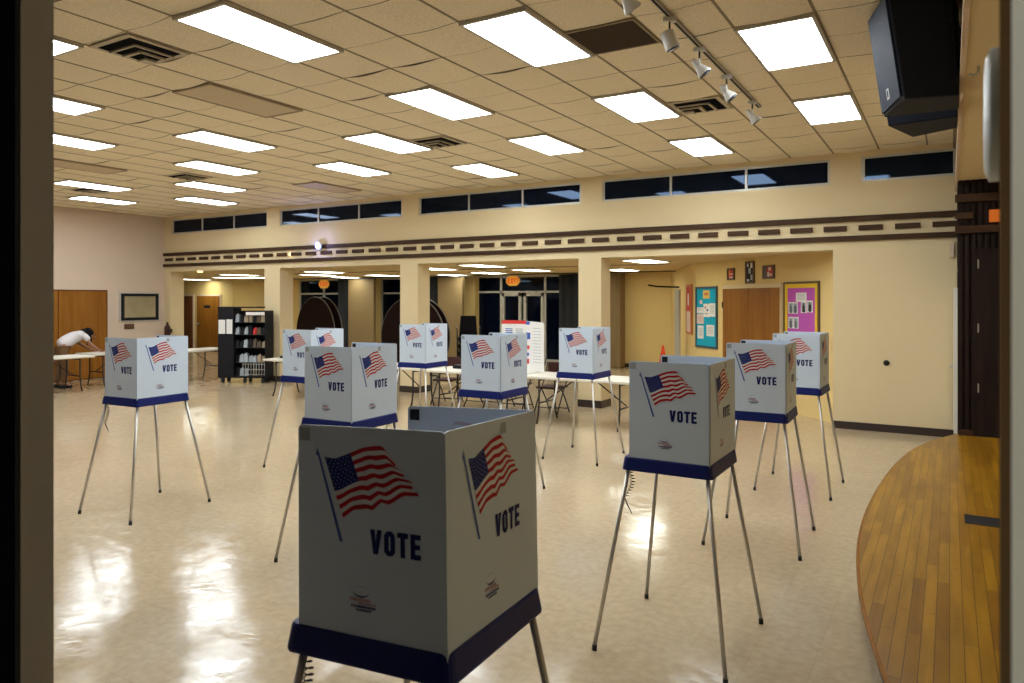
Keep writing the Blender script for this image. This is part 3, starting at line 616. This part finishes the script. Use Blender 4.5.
# ---------------------------------------------------------------- voting booths
PA, PB_, H, HB = .446, .518, 1.570, 1.040
def zc2(x, y):   # sheet coordinates of the printed artwork -> metres from the panel's upper left corner
    u = (x-20)*.00106; v = (y-(88+(x-20)*.045))/(552+(x-20)*.09)*.528
    return u, v
def artwork(P, mb, ghost=False):
    topc = [(0, 103, 178), (.15, 135, 183), (.38, 181, 166), (.55, 215, 152), (.72, 245, 147), (.86, 272, 146), (1, 298, 180)]
    botc = [(0, 158, 345), (.18, 190, 322), (.38, 228, 318), (.5, 244, 322), (.62, 268, 300), (.72, 292, 306), (.86, 330, 280), (1, 372, 280)]
    def ip(c, s):
        for a, b_ in zip(c, c[1:]):
            if s <= b_[0]+1e-9:
                t = (s-a[0])/(b_[0]-a[0]); return a[1]+(b_[1]-a[1])*t, a[2]+(b_[2]-a[2])*t
    NSx = 24
    def F(s, t):
        a = ip(topc, s); b_ = ip(botc, s); k = (1-s)*0+1
        x = a[0]+(b_[0]-a[0])*t; y = a[1]+(b_[1]-a[1])*t
        y += 5*math.sin(s*9+t*2.0)*math.sin(math.pi*t)
        if s > .85: x += 9*math.sin(t*math.pi*6.5)*(s-.85)/.15*math.sin(math.pi*t)**.3 if 0 < t < 1 else 0
        return zc2(x, y)
    for k in range(13):
        m = 'fred' if k % 2 == 0 else 'fwhite'
        if ghost: m = 'ghost'
        if ghost and k % 2: continue
        for i in range(NSx):
            s0, s1 = i/NSx, (i+1)/NSx
            if k < 7 and s1 <= .3751: continue
            t0, t1 = k/13, (k+1)/13
            q = [F(s0, t1), F(s1, t1), F(s1, t0), F(s0, t0)]; mb.poly([P(u, v, .0012) for u, v in q], m)
    if ghost: return
    for i in range(9):
        s0, s1 = i/24, (i+1)/24
        for j in range(7):
            q = [F(s0, (j+1)/13), F(s1, (j+1)/13), F(s1, j/13), F(s0, j/13)]; mb.poly([P(u, v, .0012) for u, v in q], 'fnavy')
    for r_ in range(9):
        for c_ in range(6 if r_ % 2 == 0 else 5):
            s = (.025+.06*c_+(.03 if r_ % 2 else 0)); t = (.5+r_*.73)/13
            u, v = F(s, t); d = .0015; mb.poly([P(u-d, v, .002), P(u, v+d, .002), P(u+d, v, .002), P(u, v-d, .002)], 'fwhite')
    # pole with a white sleeve
    def strip(x0, y0, x1, y1, w0, w1, m, off=.0012):
        a = zc2(x0, y0); b_ = zc2(x1, y1); mb.poly([P(b_[0]-w1, b_[1], off), P(b_[0]+w1, b_[1], off), P(a[0]+w0, a[1], off), P(a[0]-w0, a[1], off)], m)
    strip(83, 165, 152, 410, .0035, .0052, 'pole')
    a = zc2(79, 152); mb.poly([P(a[0]-.003, a[1]+.022, .0018), P(a[0]+.0085, a[1]+.018, .0018), P(a[0]+.001, a[1]-.004, .0018)], 'pole')
    # VOTE
    u0, v1 = zc2(232, 430); _, v0 = zc2(232, 368)
    letters(mb, 'VOTE', u0+.004, -(v1+.008), (v1-v0)+.004, 'text', lambda x, z: P(x, -z, .0012), 1.02)
    # round swirl mark with two lines of small print
    cu, cv = zc2(208, 540); n = 20
    for k in range(n):
        a0, a1 = math.pi*(.05+1.0*k/n), math.pi*(.05+1.0*(k+1)/n); th = lambda a_: .0015+.0045*math.sin(min(max(a_-.1, 0), math.pi))
        q = []
        for a_, e in ((a0, 1), (a1, 1), (a1, 0), (a0, 0)): rr = 1+e*th(a_)/.02; q.append(P(cu-math.cos(a_)*.028*(1 if e else 1), cv+math.sin(a_)*.014*rr, .0012))
        mb.poly(q, 'text')
    for k in range(n):
        a0, a1 = math.pi*(.1+.8*k/n), math.pi*(.1+.8*(k+1)/n)
        mb.poly([P(cu-math.cos(a_)*rx, cv-.001-math.sin(a_)*ry, .0012) for a_, rx, ry in ((a0, .024, .008), (a1, .024, .008), (a1, .024, .0095), (a0, .024, .0095))], 'grey')
    rnd = random.Random(3)
    for (du, dv, L_, h_, m) in ((-.034, .020, .062, .008, 'pinktext'), (-.006, .030, .05, .005, 'pinktext'), (-.03, .038, .07, .006, 'text'), (-.015, .047, .045, .005, 'text')):
        x = du
        while x < du+L_:
            ww = rnd.uniform(.0022, .005); mb.poly([P(cu+x, cv+dv+h_, .0012), P(cu+x+ww, cv+dv+h_, .0012), P(cu+x+ww, cv+dv, .0012), P(cu+x, cv+dv, .0012)], m); x += ww+.0014
def sheet(P, w_, mb, th=.005):
    # corrugated plastic sheet with rounded top corners; P(u, v, off) with off outward
    hh = H-HB+.03; r_ = .012; pts = [(0, hh), (w_, hh), (w_, r_), (w_-r_*.3, r_*.3), (w_-r_, 0), (r_, 0), (r_*.3, r_*.3), (0, r_)]
    f = [P(u, v, 0) for u, v in pts]; bk = [P(u, v, -th) for u, v in pts]; n = len(pts)
    mb.add(f+bk, [tuple(range(n)), tuple(range(n, 2*n))[::-1]]+[(i, i+n, (i+1) % n+n, (i+1) % n) for i in range(n)], 'white')
def tabq(P, u, v, s, m, off, mb): mb.poly([P(u, v+s, off), P(u+s, v+s, off), P(u+s, v, off), P(u, v, off)], m)
def make_booth(label, cord):
    t = thing('voting_booth', label, 'voting booth', (0, 0, 0), 0, 'white voting booths with blue trays')
    a, b_ = PA/2, PB_/2
    PAf = lambda u, v, o: (-a+u, -b_-o, H-v); PBf = lambda u, v, o: (a+o, -b_+u, H-v); PCf = lambda u, v, o: (a-u, b_+o, H-v)
    m = MB(); sheet(PAf, PA, m); artwork(PAf, m); tabq(PAf, .006, .008, .034, 'grey', .0012, m); m.build('side_panel', t)
    m = MB(); sheet(PBf, PB_, m); artwork(lambda u, v, o: PBf(u+.02, v, o), m); tabq(PBf, .29, .012, .03, 'grey', .0012, m); m.build('middle_panel', t)
    m = MB(); sheet(PCf, PA, m); artwork(PCf, m); tabq(PCf, PA-.045, .008, .034, 'grey', .0012, m)
    PCi = lambda u, v, o: (a-u, b_-.005-o, H-v)
    artwork(PCi, m, True)
    s = .036; u, v = PA-.045, .010; m.poly([PCi(u, v, .0015), PCi(u+s, v, .0015), PCi(u+s, v+s, .0015), PCi(u, v+s, .0015)], 'black')
    m.build('side_panel', t)
    # tray: rim walls splayed slightly outward below, with a recessed writing surface
    ta, tb, cx = .248, .270, -.014
    def ring(dx, z, r_=.03):
        X, Y = ta+dx, tb+dx; P = []
        for sx, sy, a0 in ((1, 1, 0), (-1, 1, 90), (-1, -1, 180), (1, -1, 270)):
            for k in range(5):
                aa = R(a0+22.5*k); P.append((cx+sx*(X-r_)+r_*math.cos(aa), sy*(Y-r_)+r_*math.sin(aa), z))
        return P
    rings = [ring(-.02, .972), ring(.003, .970), ring(.004, .978), ring(-.004, 1.036), ring(-.008, 1.042), ring(-.018, 1.042), ring(-.02, 1.030)]
    n = 20; vs = [p for r_ in rings for p in r_]; fs = [tuple(range(n))[::-1], tuple(range(6*n, 7*n))]
    for k in range(6):
        for i in range(n): fs.append((k*n+i, k*n+(i+1) % n, (k+1)*n+(i+1) % n, (k+1)*n+i))
    m = MB(); m.add(vs, fs, 'navy'); m.build('tray', t)
    for sx in (-1, 1):
        for sy in (-1, 1):
            p0 = Vector((cx+sx*(ta-.03), sy*(tb-.03), .985)); p1 = Vector((cx+sx*.354, sy*.4015, .02))
            L_ = MB().tube([p0, p1], .0115, 'legm', 12).build('leg', t)
            d = (p1-p0).normalized(); MB().tube([p1-d*.012, p1+Vector((0, 0, -.02))], .0135, 'rubber', 12).build('rubber_foot', L_)
    if cord:
        pts = []; c = Vector((cx-ta+.03, -tb+.035, .97))
        for k in range(90):
            f = k/89; pts.append(c+Vector((.012*math.cos(f*60)+.02*math.sin(f*4), .012*math.sin(f*60), -.16*f)))
        MB().tube(pts, .002, 'blackp', 5).build('pen_cord', t)
        e = pts[-1]; MB().tube([e, e+Vector((.015, 0, -.035)), e+Vector((.04, .01, -.09))], [.004, .004, .0015], 'blackp', 8).build('pen', t)
    return t
BO = [
 ((-1.27, 1.65), 3.8, True, 'large shadowed voting booth in the foreground, closest to the camera'),
 ((-1.29, 4.03), .2, True, 'voting booth on the right with all four legs visible, in front of the orange cone'),
 ((-6.308, 4.003), 3.2, True, 'voting booth standing alone at the far left in front of the framed picture'),
]
b_cord = make_booth(BO[0][3], True); b_cord.location = (*BO[0][0], 0); b_cord.rotation_euler.z = R(BO[0][1])
for (p, r_, c, lab) in BO[1:]: dup(b_cord, (*p, 0), R(r_), lab)
b_cord.location = (-1.266, 1.647, 0); b_cord.rotation_euler.z = R(4.4)
TILT = Matrix.Translation((-.009, 0, 0)) @ Matrix.Diagonal((1.04, 1, 1, 1)) @ Matrix.Translation((0, 0, .985)) @ Matrix.Rotation(-.033, 4, 'X') @ Matrix.Rotation(-.035, 4, 'Y') @ Matrix.Translation((0, 0, -.985))
for c in b_cord.children:      # the foreground booth's top sits slightly askew on its legs
    if not c.name.startswith('leg'): c.matrix_local = TILT
BP = [((-3.852, 4.073), 2.5, 'voting booth directly behind the foreground booth, left of centre'),
 ((-6.335, 6.065), 1.3, 'voting booth half hidden behind the left of centre booth, beside the black cart'),
 ((-6.355, 8.16), 1.7, 'small distant voting booth in front of the second pillar'),
 ((-3.84, 6.06), 1.4, 'voting booth in the middle in front of the information board'),
 ((-3.81, 8.07), .2, 'voting booth in front of the third pillar, right of the information board'),
 ((-1.29, 6.04), 1.8, 'voting booth just in front of the brown cupboard door, overlapping the booth behind it'),
 ((-1.30, 7.90), -1.2, 'rearmost right voting booth below the magenta notice board')]
b_plain = make_booth(BP[0][2], False); b_plain.location = (*BP[0][0], 0); b_plain.rotation_euler.z = R(BP[0][1])
for (p, r_, lab) in BP[1:]: dup(b_plain, (*p, 0), R(r_), lab)

# ---------------------------------------------------------------- folding tables and chairs
def make_table(label, L_=1.83, W=.76):
    t = thing('folding_table', label, 'table', (0, 0, 0), 0, 'white folding tables')
    B(-L_/2, L_/2, -W/2, W/2, .70, .74, 'tabletop').build('tabletop', t, .012)
    for sx in (-1, 1):
        x = sx*(L_/2-.25)
        o = MB()
        for sy in (-1, 1): o.tube([(x, sy*.26, .70), (x, sy*.26, .30), (x, sy*.29, .13), (x, sy*.34, .012)], .014, 'darkmetal', 8)
        o.tube([(x, -.26, .32), (x, .26, .32)], .012, 'darkmetal', 8).tube([(x, -.26, .67), (x, .26, .67)], .012, 'darkmetal', 8); o.build('leg_frame', t)
        MB().tube([(x, 0, .34), (x-sx*.5, 0, .69)], .010, 'darkmetal', 8).build('brace', t)
    return t
tb = make_table('white folding table behind the booths, right end reaching the booth with visible legs'); tb.location = (-4.75, 10.08, 0)
for p, rz, lab in (((-6.65, 10.08, 0), 0, 'white folding table in the centre row behind the middle booth'), ((-8.6, 10.15, 0), 0, 'white folding table in the centre row in front of the second pillar'),
    ((-10.75, 10.2, 0), 0, 'white folding table in the centre row beside the black cart, leftmost of the row'),
    ((-15.78, 7.7, 0), R(90), 'white folding table at the far left where the person leans'), ((-16.15, 9.72, 0), R(90), 'white folding table behind the leaning person, against the brown doors'),
    ((-15.33, 10.72, 0), R(90), 'white folding table end showing right of the far left booth')):
    dup(tb, p, rz, lab)

def make_chair(label):
    t = thing('folding_chair', label, 'chair', (0, 0, 0), 0, 'folding chairs around the centre tables')
    B(-.20, .20, -.20, .20, .43, .465, 'maroon').build('seat', t, .012)
    o = MB(); n = 7; vs = []
    for k in range(n):
        x = -.2+.4*k/(n-1); d = .03*math.cos(math.pi*(k/(n-1)-.5)); vs += [(x, .235+d, .62), (x, .25+d, .84), (x, .26+d, .84), (x, .245+d, .62)]
    fs = []
    for k in range(n-1):
        for j in range(4): fs.append((k*4+j, k*4+(j+1) % 4, k*4+4+(j+1) % 4, k*4+4+j))
    fs += [(0, 1, 2, 3), (n*4-1, n*4-2, n*4-3, n*4-4)]; o.add(vs, fs, 'maroon'); o.build('backrest', t)
    for sx in (-1, 1):
        MB().tube([(sx*.215, .25, .84), (sx*.215, .18, .62), (sx*.215, -.02, .36), (sx*.215, -.24, .01)], .011, 'darkmetal', 8).build('leg', t)
        MB().tube([(sx*.19, -.02, .42), (sx*.19, .12, .25), (sx*.19, .27, .01)], .011, 'darkmetal', 8).build('leg', t)
    MB().tube([(-.215, -.17, .12), (.215, -.17, .12)], .008, 'darkmetal', 8).build('stretcher', t); MB().tube([(-.19, .24, .07), (.19, .24, .07)], .008, 'darkmetal', 8).build('stretcher', t)
    return t
ch = make_chair('maroon folding chair behind the table between the two middle booths'); ch.location = (-5.72, 10.82, 0)
for p, rz, lab in (((-7.9, 10.85, 0), R(8), 'dark folding chair seen under the booth in front of the second pillar'), ((-7.15, 10.85, 0), R(-6), 'dark folding chair left of the middle booth, partly hidden by it'),
    ((-6.45, 10.9, 0), R(3), 'dark folding chair directly behind the middle booth')):
    dup(ch, p, rz, lab)

# stack of dark banquet armchairs
def stack_chair(label):
    t = thing('banquet_armchair', label, 'chair', (0, 0, 0), 0, 'stacked dark banquet armchairs')
    B(-.22, .22, -.22, .22, .40, .47, 'blackf').build('seat', t, .02)
    MB().hexa([(-.2, .2, .47), (.2, .2, .47), (.2, .26, .47), (-.2, .26, .47)], [(-.17, .30, .92), (.17, .30, .92), (.17, .35, .92), (-.17, .35, .92)], 'blackf').build('backrest', t, .02)
    for sx in (-1, 1):
        MB().tube([(sx*.235, -.2, .01), (sx*.235, -.21, .45), (sx*.245, -.2, .66), (sx*.245, .22, .68)], .012, 'darkmetal', 8).build('arm_frame', t)
        MB().tube([(sx*.22, .28, .01), (sx*.22, .2, .45)], .012, 'darkmetal', 8).build('leg', t)
    return t
sc = stack_chair('dark armchair at the bottom of the stack left of the glass entrance'); sc.location = (-9.05, 13.2, 0); sc.rotation_euler.z = R(35)
for k in range(1, 5): dup(sc, (-9.05+.055*k*math.sin(R(35)), 13.2-.055*k*math.cos(R(35)), .16*k), R(35), 'dark armchair in the stack left of the glass entrance, %s' % ('second from the bottom', 'in the middle', 'second from the top', 'topmost')[k-1])

# folded round tables on edge
def round_table(label, loc, rz):
    t = thing('folded_round_table', label, 'table', loc, rz, 'folded round tables stored on edge')
    def disc(y, r_, th, m):
        o = MB(); n = 40; P = [(r_*math.cos(2*math.pi*k/n), 1.04+r_*math.sin(2*math.pi*k/n)) for k in range(n)]
        vs = [(x, y, z) for x, z in P]+[(x, y+th, z) for x, z in P]
        o.add(vs, [tuple(range(n)), tuple(range(n, 2*n))[::-1]]+[(i, i+n, (i+1) % n+n, (i+1) % n) for i in range(n)], m); return o
    for y in (-.12, .09):
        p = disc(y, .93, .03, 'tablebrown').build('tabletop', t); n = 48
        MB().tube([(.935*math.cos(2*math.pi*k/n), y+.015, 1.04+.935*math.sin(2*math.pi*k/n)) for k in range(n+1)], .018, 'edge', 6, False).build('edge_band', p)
    for sx in (-1, 1):
        MB().tube([(sx*.45, -.3, .1), (sx*.45, 0, .16), (sx*.45, .3, .1)], .02, 'darkmetal', 8).build('base_bar', t)
        for sy in (-.3, .3): MB().tube([(sx*.45-.015, sy, .05), (sx*.45+.015, sy, .05)], .05, 'rubber', 14).build('caster', t)
    MB().tube([(-.45, 0, .16), (.45, 0, .16)], .02, 'darkmetal', 8).build('crossbar', t)
round_table('large brown folded round table on edge in the left opening, under the exit sign', (-13.75, 13.35, 0), R(-14))
round_table('large brown folded round table on edge behind the second pillar', (-10.85, 13.6, 0), R(0))

# ---------------------------------------------------------------- information board on the table
ib = thing('information_board', 'white folded information board with red and blue headings standing on the centre table', 'board', (-6.08, 10.30, .74))
o = MB(); o.hexa([(-.32, .02, 0), (.10, .10, 0), (.10, .11, 0), (-.32, .03, 0)], [(-.32, .02, .83), (.10, .10, .83), (.10, .11, .83), (-.32, .03, .83)], 'paper')
def onleaf(mb, p0, p1, u0, u1, z0, z1, m):
    d = Vector(p1)-Vector(p0); nrm = Vector((d.y, -d.x)).normalized()*.003
    a = Vector(p0)+d*u0+nrm; c = Vector(p0)+d*u1+nrm; mb.poly([(a.x, a.y, z0), (c.x, c.y, z0), (c.x, c.y, z1), (a.x, a.y, z1)], m)
L1 = ((-.32, .02), (.10, .10)); onleaf(o, *L1, 0, 1, .77, .83, 'redp')
for r0, c0, m in ((.62, .15, 'bluep'), (.62, .58, 'grey'), (.5, .15, 'pinkp'), (.5, .58, 'grey'), (.35, .15, 'grey'), (.35, .58, 'bluep'), (.2, .15, 'grey')):
    for q in range(3): onleaf(o, *L1, c0, c0+.3, r0+.03*q, r0+.03*q+.014, m)
o.build('left_leaf', ib)
o = MB(); o.hexa([(.10, .10, 0), (.50, -.02, 0), (.50, -.01, 0), (.10, .11, 0)], [(.10, .10, .82), (.50, -.02, .80), (.50, -.01, .80), (.10, .11, .82)], 'paper')
L2 = ((.10, .10), (.50, -.02)); onleaf(o, *L2, 0, .22, .76, .81, 'bluep'); onleaf(o, *L2, .0, .25, .52, .63, 'bluep'); onleaf(o, *L2, .05, .2, .36, .42, 'redp'); onleaf(o, *L2, .02, .18, .12, .2, 'redp'); onleaf(o, *L2, .02, .18, .25, .3, 'bluep')
for q in range(12): onleaf(o, *L2, .4, .85, .15+.05*q, .158+.05*q, 'grey')
o.build('right_leaf', ib)
for x, y, m, lab in ((-6.9, 10.0, 'bluep', 'small blue box of supplies on the centre table beside the middle booth'), (-5.95, 10.05, 'bluep', 'small blue paper item on the table right of the information board')):
    tag(B(x, x+.12, y, y+.08, .74, .775, m).build('supply_box', None, .004), lab, 'box')
pb = B(-7.25, -6.98, 10.1, 10.3, .74, .80, 'blackp'); tag(pb.build('black_case', None, .01), 'low black case on the centre table left of the middle booth', 'case')
pm = B(-11.2, -10.85, 10.05, 10.25, .74, .77, 'grey'); tag(pm.build('paper_stack', None, .003), 'grey stack of papers on the leftmost centre table', 'papers')
pm = B(-11.5, -11.3, 10.1, 10.25, .74, .79, 'blackp'); tag(pm.build('black_pouch', None, .015), 'small black pouch on the leftmost centre table', 'pouch')

# traffic cone
cn = thing('traffic_cone', 'orange traffic cone on the floor near the back wall right of the third pillar', 'cone', (-6.44, 18.4, 0))
B(-.18, .18, -.18, .18, 0, .03, 'cone').build('base', cn, .01); MB().tube([(0, 0, .03), (0, 0, .70), (0, 0, .72)], [.14, .03, .02], 'cone', 20).build('cone_body', cn)

# ---------------------------------------------------------------- black rolling cart
ct = thing('display_cart', 'tall black rolling cart with open shelves of small items left of the first pillar', 'cart', (-13.97, 11.28, 0), R(25))
W2, D2, SP = .58, .19, -.20
B(-W2, SP, -D2, -D2+.02, .14, 1.72, 'blackp').build('cabinet_door', ct, .004)
B(-W2, -W2+.02, -D2+.02, D2, .14, 1.72, 'blackp').build('side_panel', ct); B(W2-.03, W2, -D2-.01, D2, .14, 1.66, 'blackp').build('side_panel', ct)
B(SP-.02, SP, -D2+.02, D2, .14, 1.72, 'blackp').build('divider', ct)
B(-W2, W2, D2-.02, D2, .14, 1.66, 'blackp').build('back_panel', ct); B(-W2-.01, W2-.2, -D2-.01, D2, 1.72, 1.75, 'blackp').build('top', ct); B(-W2, W2, -D2, D2, .12, .16, 'blackp').build('bottom', ct)
B(-.56, -.40, -D2-.006, -D2, 1.13, 1.45, 'paper').build('white_notice', ct); B(-.37, -.23, -D2-.006, -D2, 1.13, 1.46, 'paper').build('white_notice', ct)
for z in (.46, .80, 1.10, 1.38): B(SP, W2-.03, -D2+.03, D2-.02, z, z+.015, 'darkmetal').build('shelf', ct)
B(.10, .54, -D2-.012, -D2, 1.56, 1.63, 'paper').build('header_card', ct)
o = MB()
for k in range(9): x = .03+k*.064; o.tube([(x, -D2-.01, .18), (x, -D2-.01, .46)], .005, 'alu', 6)
for z in (.2, .32, .44): o.tube([(.03, -D2-.01, z), (.545, -D2-.01, z)], .005, 'alu', 6)
o.build('wire_basket', ct)
for sx in (-1, .1, 1):
    for sy in (-1, 1):
        c = MB().tube([(sx*.48-.02, sy*.14, .06), (sx*.48+.02, sy*.14, .06)], .06, 'rubber', 16).build('caster', ct); B(sx*.48-.03, sx*.48+.03, sy*.14-.02, sy*.14+.02, .06, .13, 'darkmetal').build('fork', c)
rnd = random.Random(5)
rowsn = ['lowest', 'second', 'third', 'fourth', 'top']
for r_, z in enumerate((.16, .475, .815, 1.115, 1.395)):
    for k in range(7):
        x = -.14+.103*k
        mm = rnd.choice(['grey', 'offside', 'grille', 'grille', 'blackp', 'darkmetal', 'grey' if r_ != 3 else 'redp'])
        if k < 2: mm = rnd.choice(['blackp', 'blackp', 'grey'])
        hh = rnd.uniform(.12, .2); y_ = -.14+rnd.uniform(-.015, .03); CC, SS = math.cos(R(25)), math.sin(R(25))
        o = MB(); o.hexa([(-.047, 0, 0), (.047, 0, 0), (.047, .12, 0), (-.047, .12, 0)], [(-.04, .02, hh), (.04, .02, hh), (.035, .1, hh), (-.04, .1, hh)], mm); o.tube([(0, .06, hh-.002), (0, .06, hh+.022)], .02, mm, 8)
        q = o.build('shelf_item', None, .004, (-13.97+x*CC-y_*SS, 11.28+x*SS+y_*CC, z+.001)); q.rotation_euler.z = R(25); tag(q, 'small packed item on the %s shelf of the black cart, %s from its left' % (rowsn[r_], WORD[k]), 'packet', 'items on the black cart')

# items near person
bg = MB(); bg.hexa([(-.11, -.08, 0), (.11, -.08, 0), (.11, .08, 0), (-.11, .08, 0)], [(-.07, -.05, .14), (.07, -.05, .14), (.07, .05, .14), (-.07, .05, .14)], 'navy')
tag(bg.build('dark_bag', None, .03, (-16.1, 9.35, .741)), 'small dark blue bag on the table in front of the leaning person', 'bag')
sh = B(-15.75, -15.5, 8.1, 8.45, .741, .744, 'paper'); tag(sh.build('paper_sheet'), 'white sheet of paper on the far left table', 'paper')

# ---------------------------------------------------------------- person leaning over the table
def skin(name, joints, edges, m, parent, sub=2):
    me = bpy.data.meshes.new(name); bm = bmesh.new(); lay = bm.verts.layers.skin.verify()
    vs = []
    for i, j in enumerate(joints):
        v = bm.verts.new(j[0]); r_ = j[1]; v[lay].radius = r_ if isinstance(r_, tuple) else (r_, r_); v[lay].use_root = (i == 0); vs.append(v)
    for a, c in edges: bm.edges.new((vs[a], vs[c]))
    bm.to_mesh(me); bm.free(); me.materials.append(M[m])
    o = bpy.data.objects.new(name, me); COL.objects.link(o); o.parent = parent
    sk = o.modifiers.new('skin', 'SKIN'); sk.use_smooth_shade = True; sk.branch_smoothing = .6
    ss = o.modifiers.new('sub', 'SUBSURF'); ss.levels = sub; ss.render_levels = sub
    return o
# local axes: +x faces the direction of the lean (towards image right), +y to the person's left, origin at the feet
pe = thing('person', 'person in white shirt with long black hair bending over a table at far left', 'person', (-16.5, 8.52, 0), R(84))
bodyj = [((-.03, 0, .92), (.07, .09)), ((.08, 0, 1.05), (.115, .14)), ((.24, 0, 1.17), (.13, .16)), ((.38, 0, 1.24), (.10, .15)), ((.46, 0, 1.26), .055), ((.54, -.01, 1.245), (.085, .075)), ((.60, -.01, 1.17), (.07, .065)),
 ((.36, .19, 1.22), .055), ((.42, .25, .98), .042), ((.62, .14, .80), .03), ((.36, -.19, 1.22), .055), ((.44, -.28, .98), .042), ((.66, -.20, .79), .03),
 ((-.04, .10, .82), .095), ((-.02, .11, .48), .062), ((-.06, .12, .10), .042), ((.08, .13, .035), .035), ((-.04, -.10, .82), .095), ((.02, -.11, .48), .062), ((-.02, -.12, .10), .042), ((.12, -.13, .035), .035)]
bodye = [(0, 1), (1, 2), (2, 3), (3, 4), (4, 5), (5, 6), (3, 7), (7, 8), (8, 9), (3, 10), (10, 11), (11, 12), (0, 13), (13, 14), (14, 15), (15, 16), (0, 17), (17, 18), (18, 19), (19, 20)]
for side, base in ((.14, 9), (-.20, 12)):
    w0 = bodyj[base][0]; pi = len(bodyj)
    bodyj.append(((w0[0]+.06, w0[1], w0[2]-.025), .026)); bodye.append((base, pi))
    for k, (dy, L_) in enumerate(((-.030, .05), (-.010, .065), (.010, .06), (.028, .045))):
        a_ = len(bodyj); bodyj.append(((w0[0]+.06+L_*.6, w0[1]+dy, w0[2]-.028), .009)); bodyj.append(((w0[0]+.06+L_, w0[1]+dy*1.1, w0[2]-.04), .007)); bodye += [(pi, a_), (a_, a_+1)]
    a_ = len(bodyj); bodyj.append(((w0[0]+.05, w0[1]+(.045 if side > 0 else .04), w0[2]-.03), .010)); bodyj.append(((w0[0]+.085, w0[1]+.055, w0[2]-.04), .008)); bodye += [(pi, a_), (a_, a_+1)]
LOW = lambda z: z-.09*max(0, min(1, (z-.86)/.35))
lowj = lambda J: [((j[0][0], j[0][1], LOW(j[0][2])), j[1]) for j in J]
skin('body', lowj(bodyj), bodye, 'skin', pe)
shj = [((-.07, 0, .88), (.155, .175)), ((.08, 0, 1.05), (.13, .16)), ((.24, 0, 1.175), (.145, .18)), ((.38, 0, 1.245), (.115, .165)), ((.43, 0, 1.26), .075), ((.36, .20, 1.22), .075), ((.40, .25, 1.06), .062), ((.36, -.20, 1.22), .075), ((.42, -.28, 1.06), .062)]
skin('shirt', lowj(shj), [(0, 1), (1, 2), (2, 3), (3, 4), (3, 5), (5, 6), (3, 7), (7, 8)], 'shirt', pe)
skin('trousers', [((-.02, 0, .97), (.155, .17)), ((-.04, .10, .80), .12), ((-.02, .11, .48), .078), ((-.06, .12, .10), .065), ((-.04, -.10, .80), .11), ((.02, -.11, .48), .078), ((-.02, -.12, .10), .065)], [(0, 1), (1, 2), (2, 3), (0, 4), (4, 5), (5, 6)], 'trousers', pe)
def ell(mb, c, rx, ry, rz, m, tilt=0, n=16):
    vs = []; fs = []
    for i in range(n//2+1):
        th = math.pi*i/(n//2)
        for j in range(n):
            a_ = 2*math.pi*j/n; x, y, z = rx*math.sin(th)*math.cos(a_), ry*math.sin(th)*math.sin(a_), rz*math.cos(th)
            X, Z = x*math.cos(tilt)+z*math.sin(tilt), -x*math.sin(tilt)+z*math.cos(tilt); vs.append((c[0]+X, c[1]+y, c[2]+Z-.09))
    for i in range(n//2):
        for j in range(n): fs.append((i*n+j, (i+1)*n+j, (i+1)*n+(j+1) % n, i*n+(j+1) % n))
    mb.add(vs, fs, m, True)
o = MB(); ell(o, (.52, -.01, 1.275), .115, .095, .105, 'hair', .6); ell(o, (.44, -.01, 1.285), .10, .105, .07, 'hair', .3)
for k in range(7):
    y = -.10+.03*k; o.tube([(.45, y, 1.19), (.52, y*1.15-.01, 1.07), (.54, y*1.2-.01, .90+.02*(k % 3))], [.035, .032, .012], 'hair', 8)
o.build('hair', pe)
for sy in (-.035, .025): o = MB(); ell(o, (.652, sy, 1.20), .012, .012, .009, 'blackp', 0, 8); o.build('eye', pe)
MB().tube([(.635, -.01, 1.11), (.672, -.01, 1.075), (.645, -.01, 1.065)], [.010, .016, .009], 'skin', 8).build('nose', pe)
MB().tube([(.645, -.035, 1.04), (.652, -.01, 1.035), (.645, .015, 1.04)], .007, 'maroon', 8).build('mouth', pe)
for sy in (-.16, .12): B(-.12, .14, sy-.0, sy+.09, 0, .07, 'blackp').build('shoe', pe, .02)
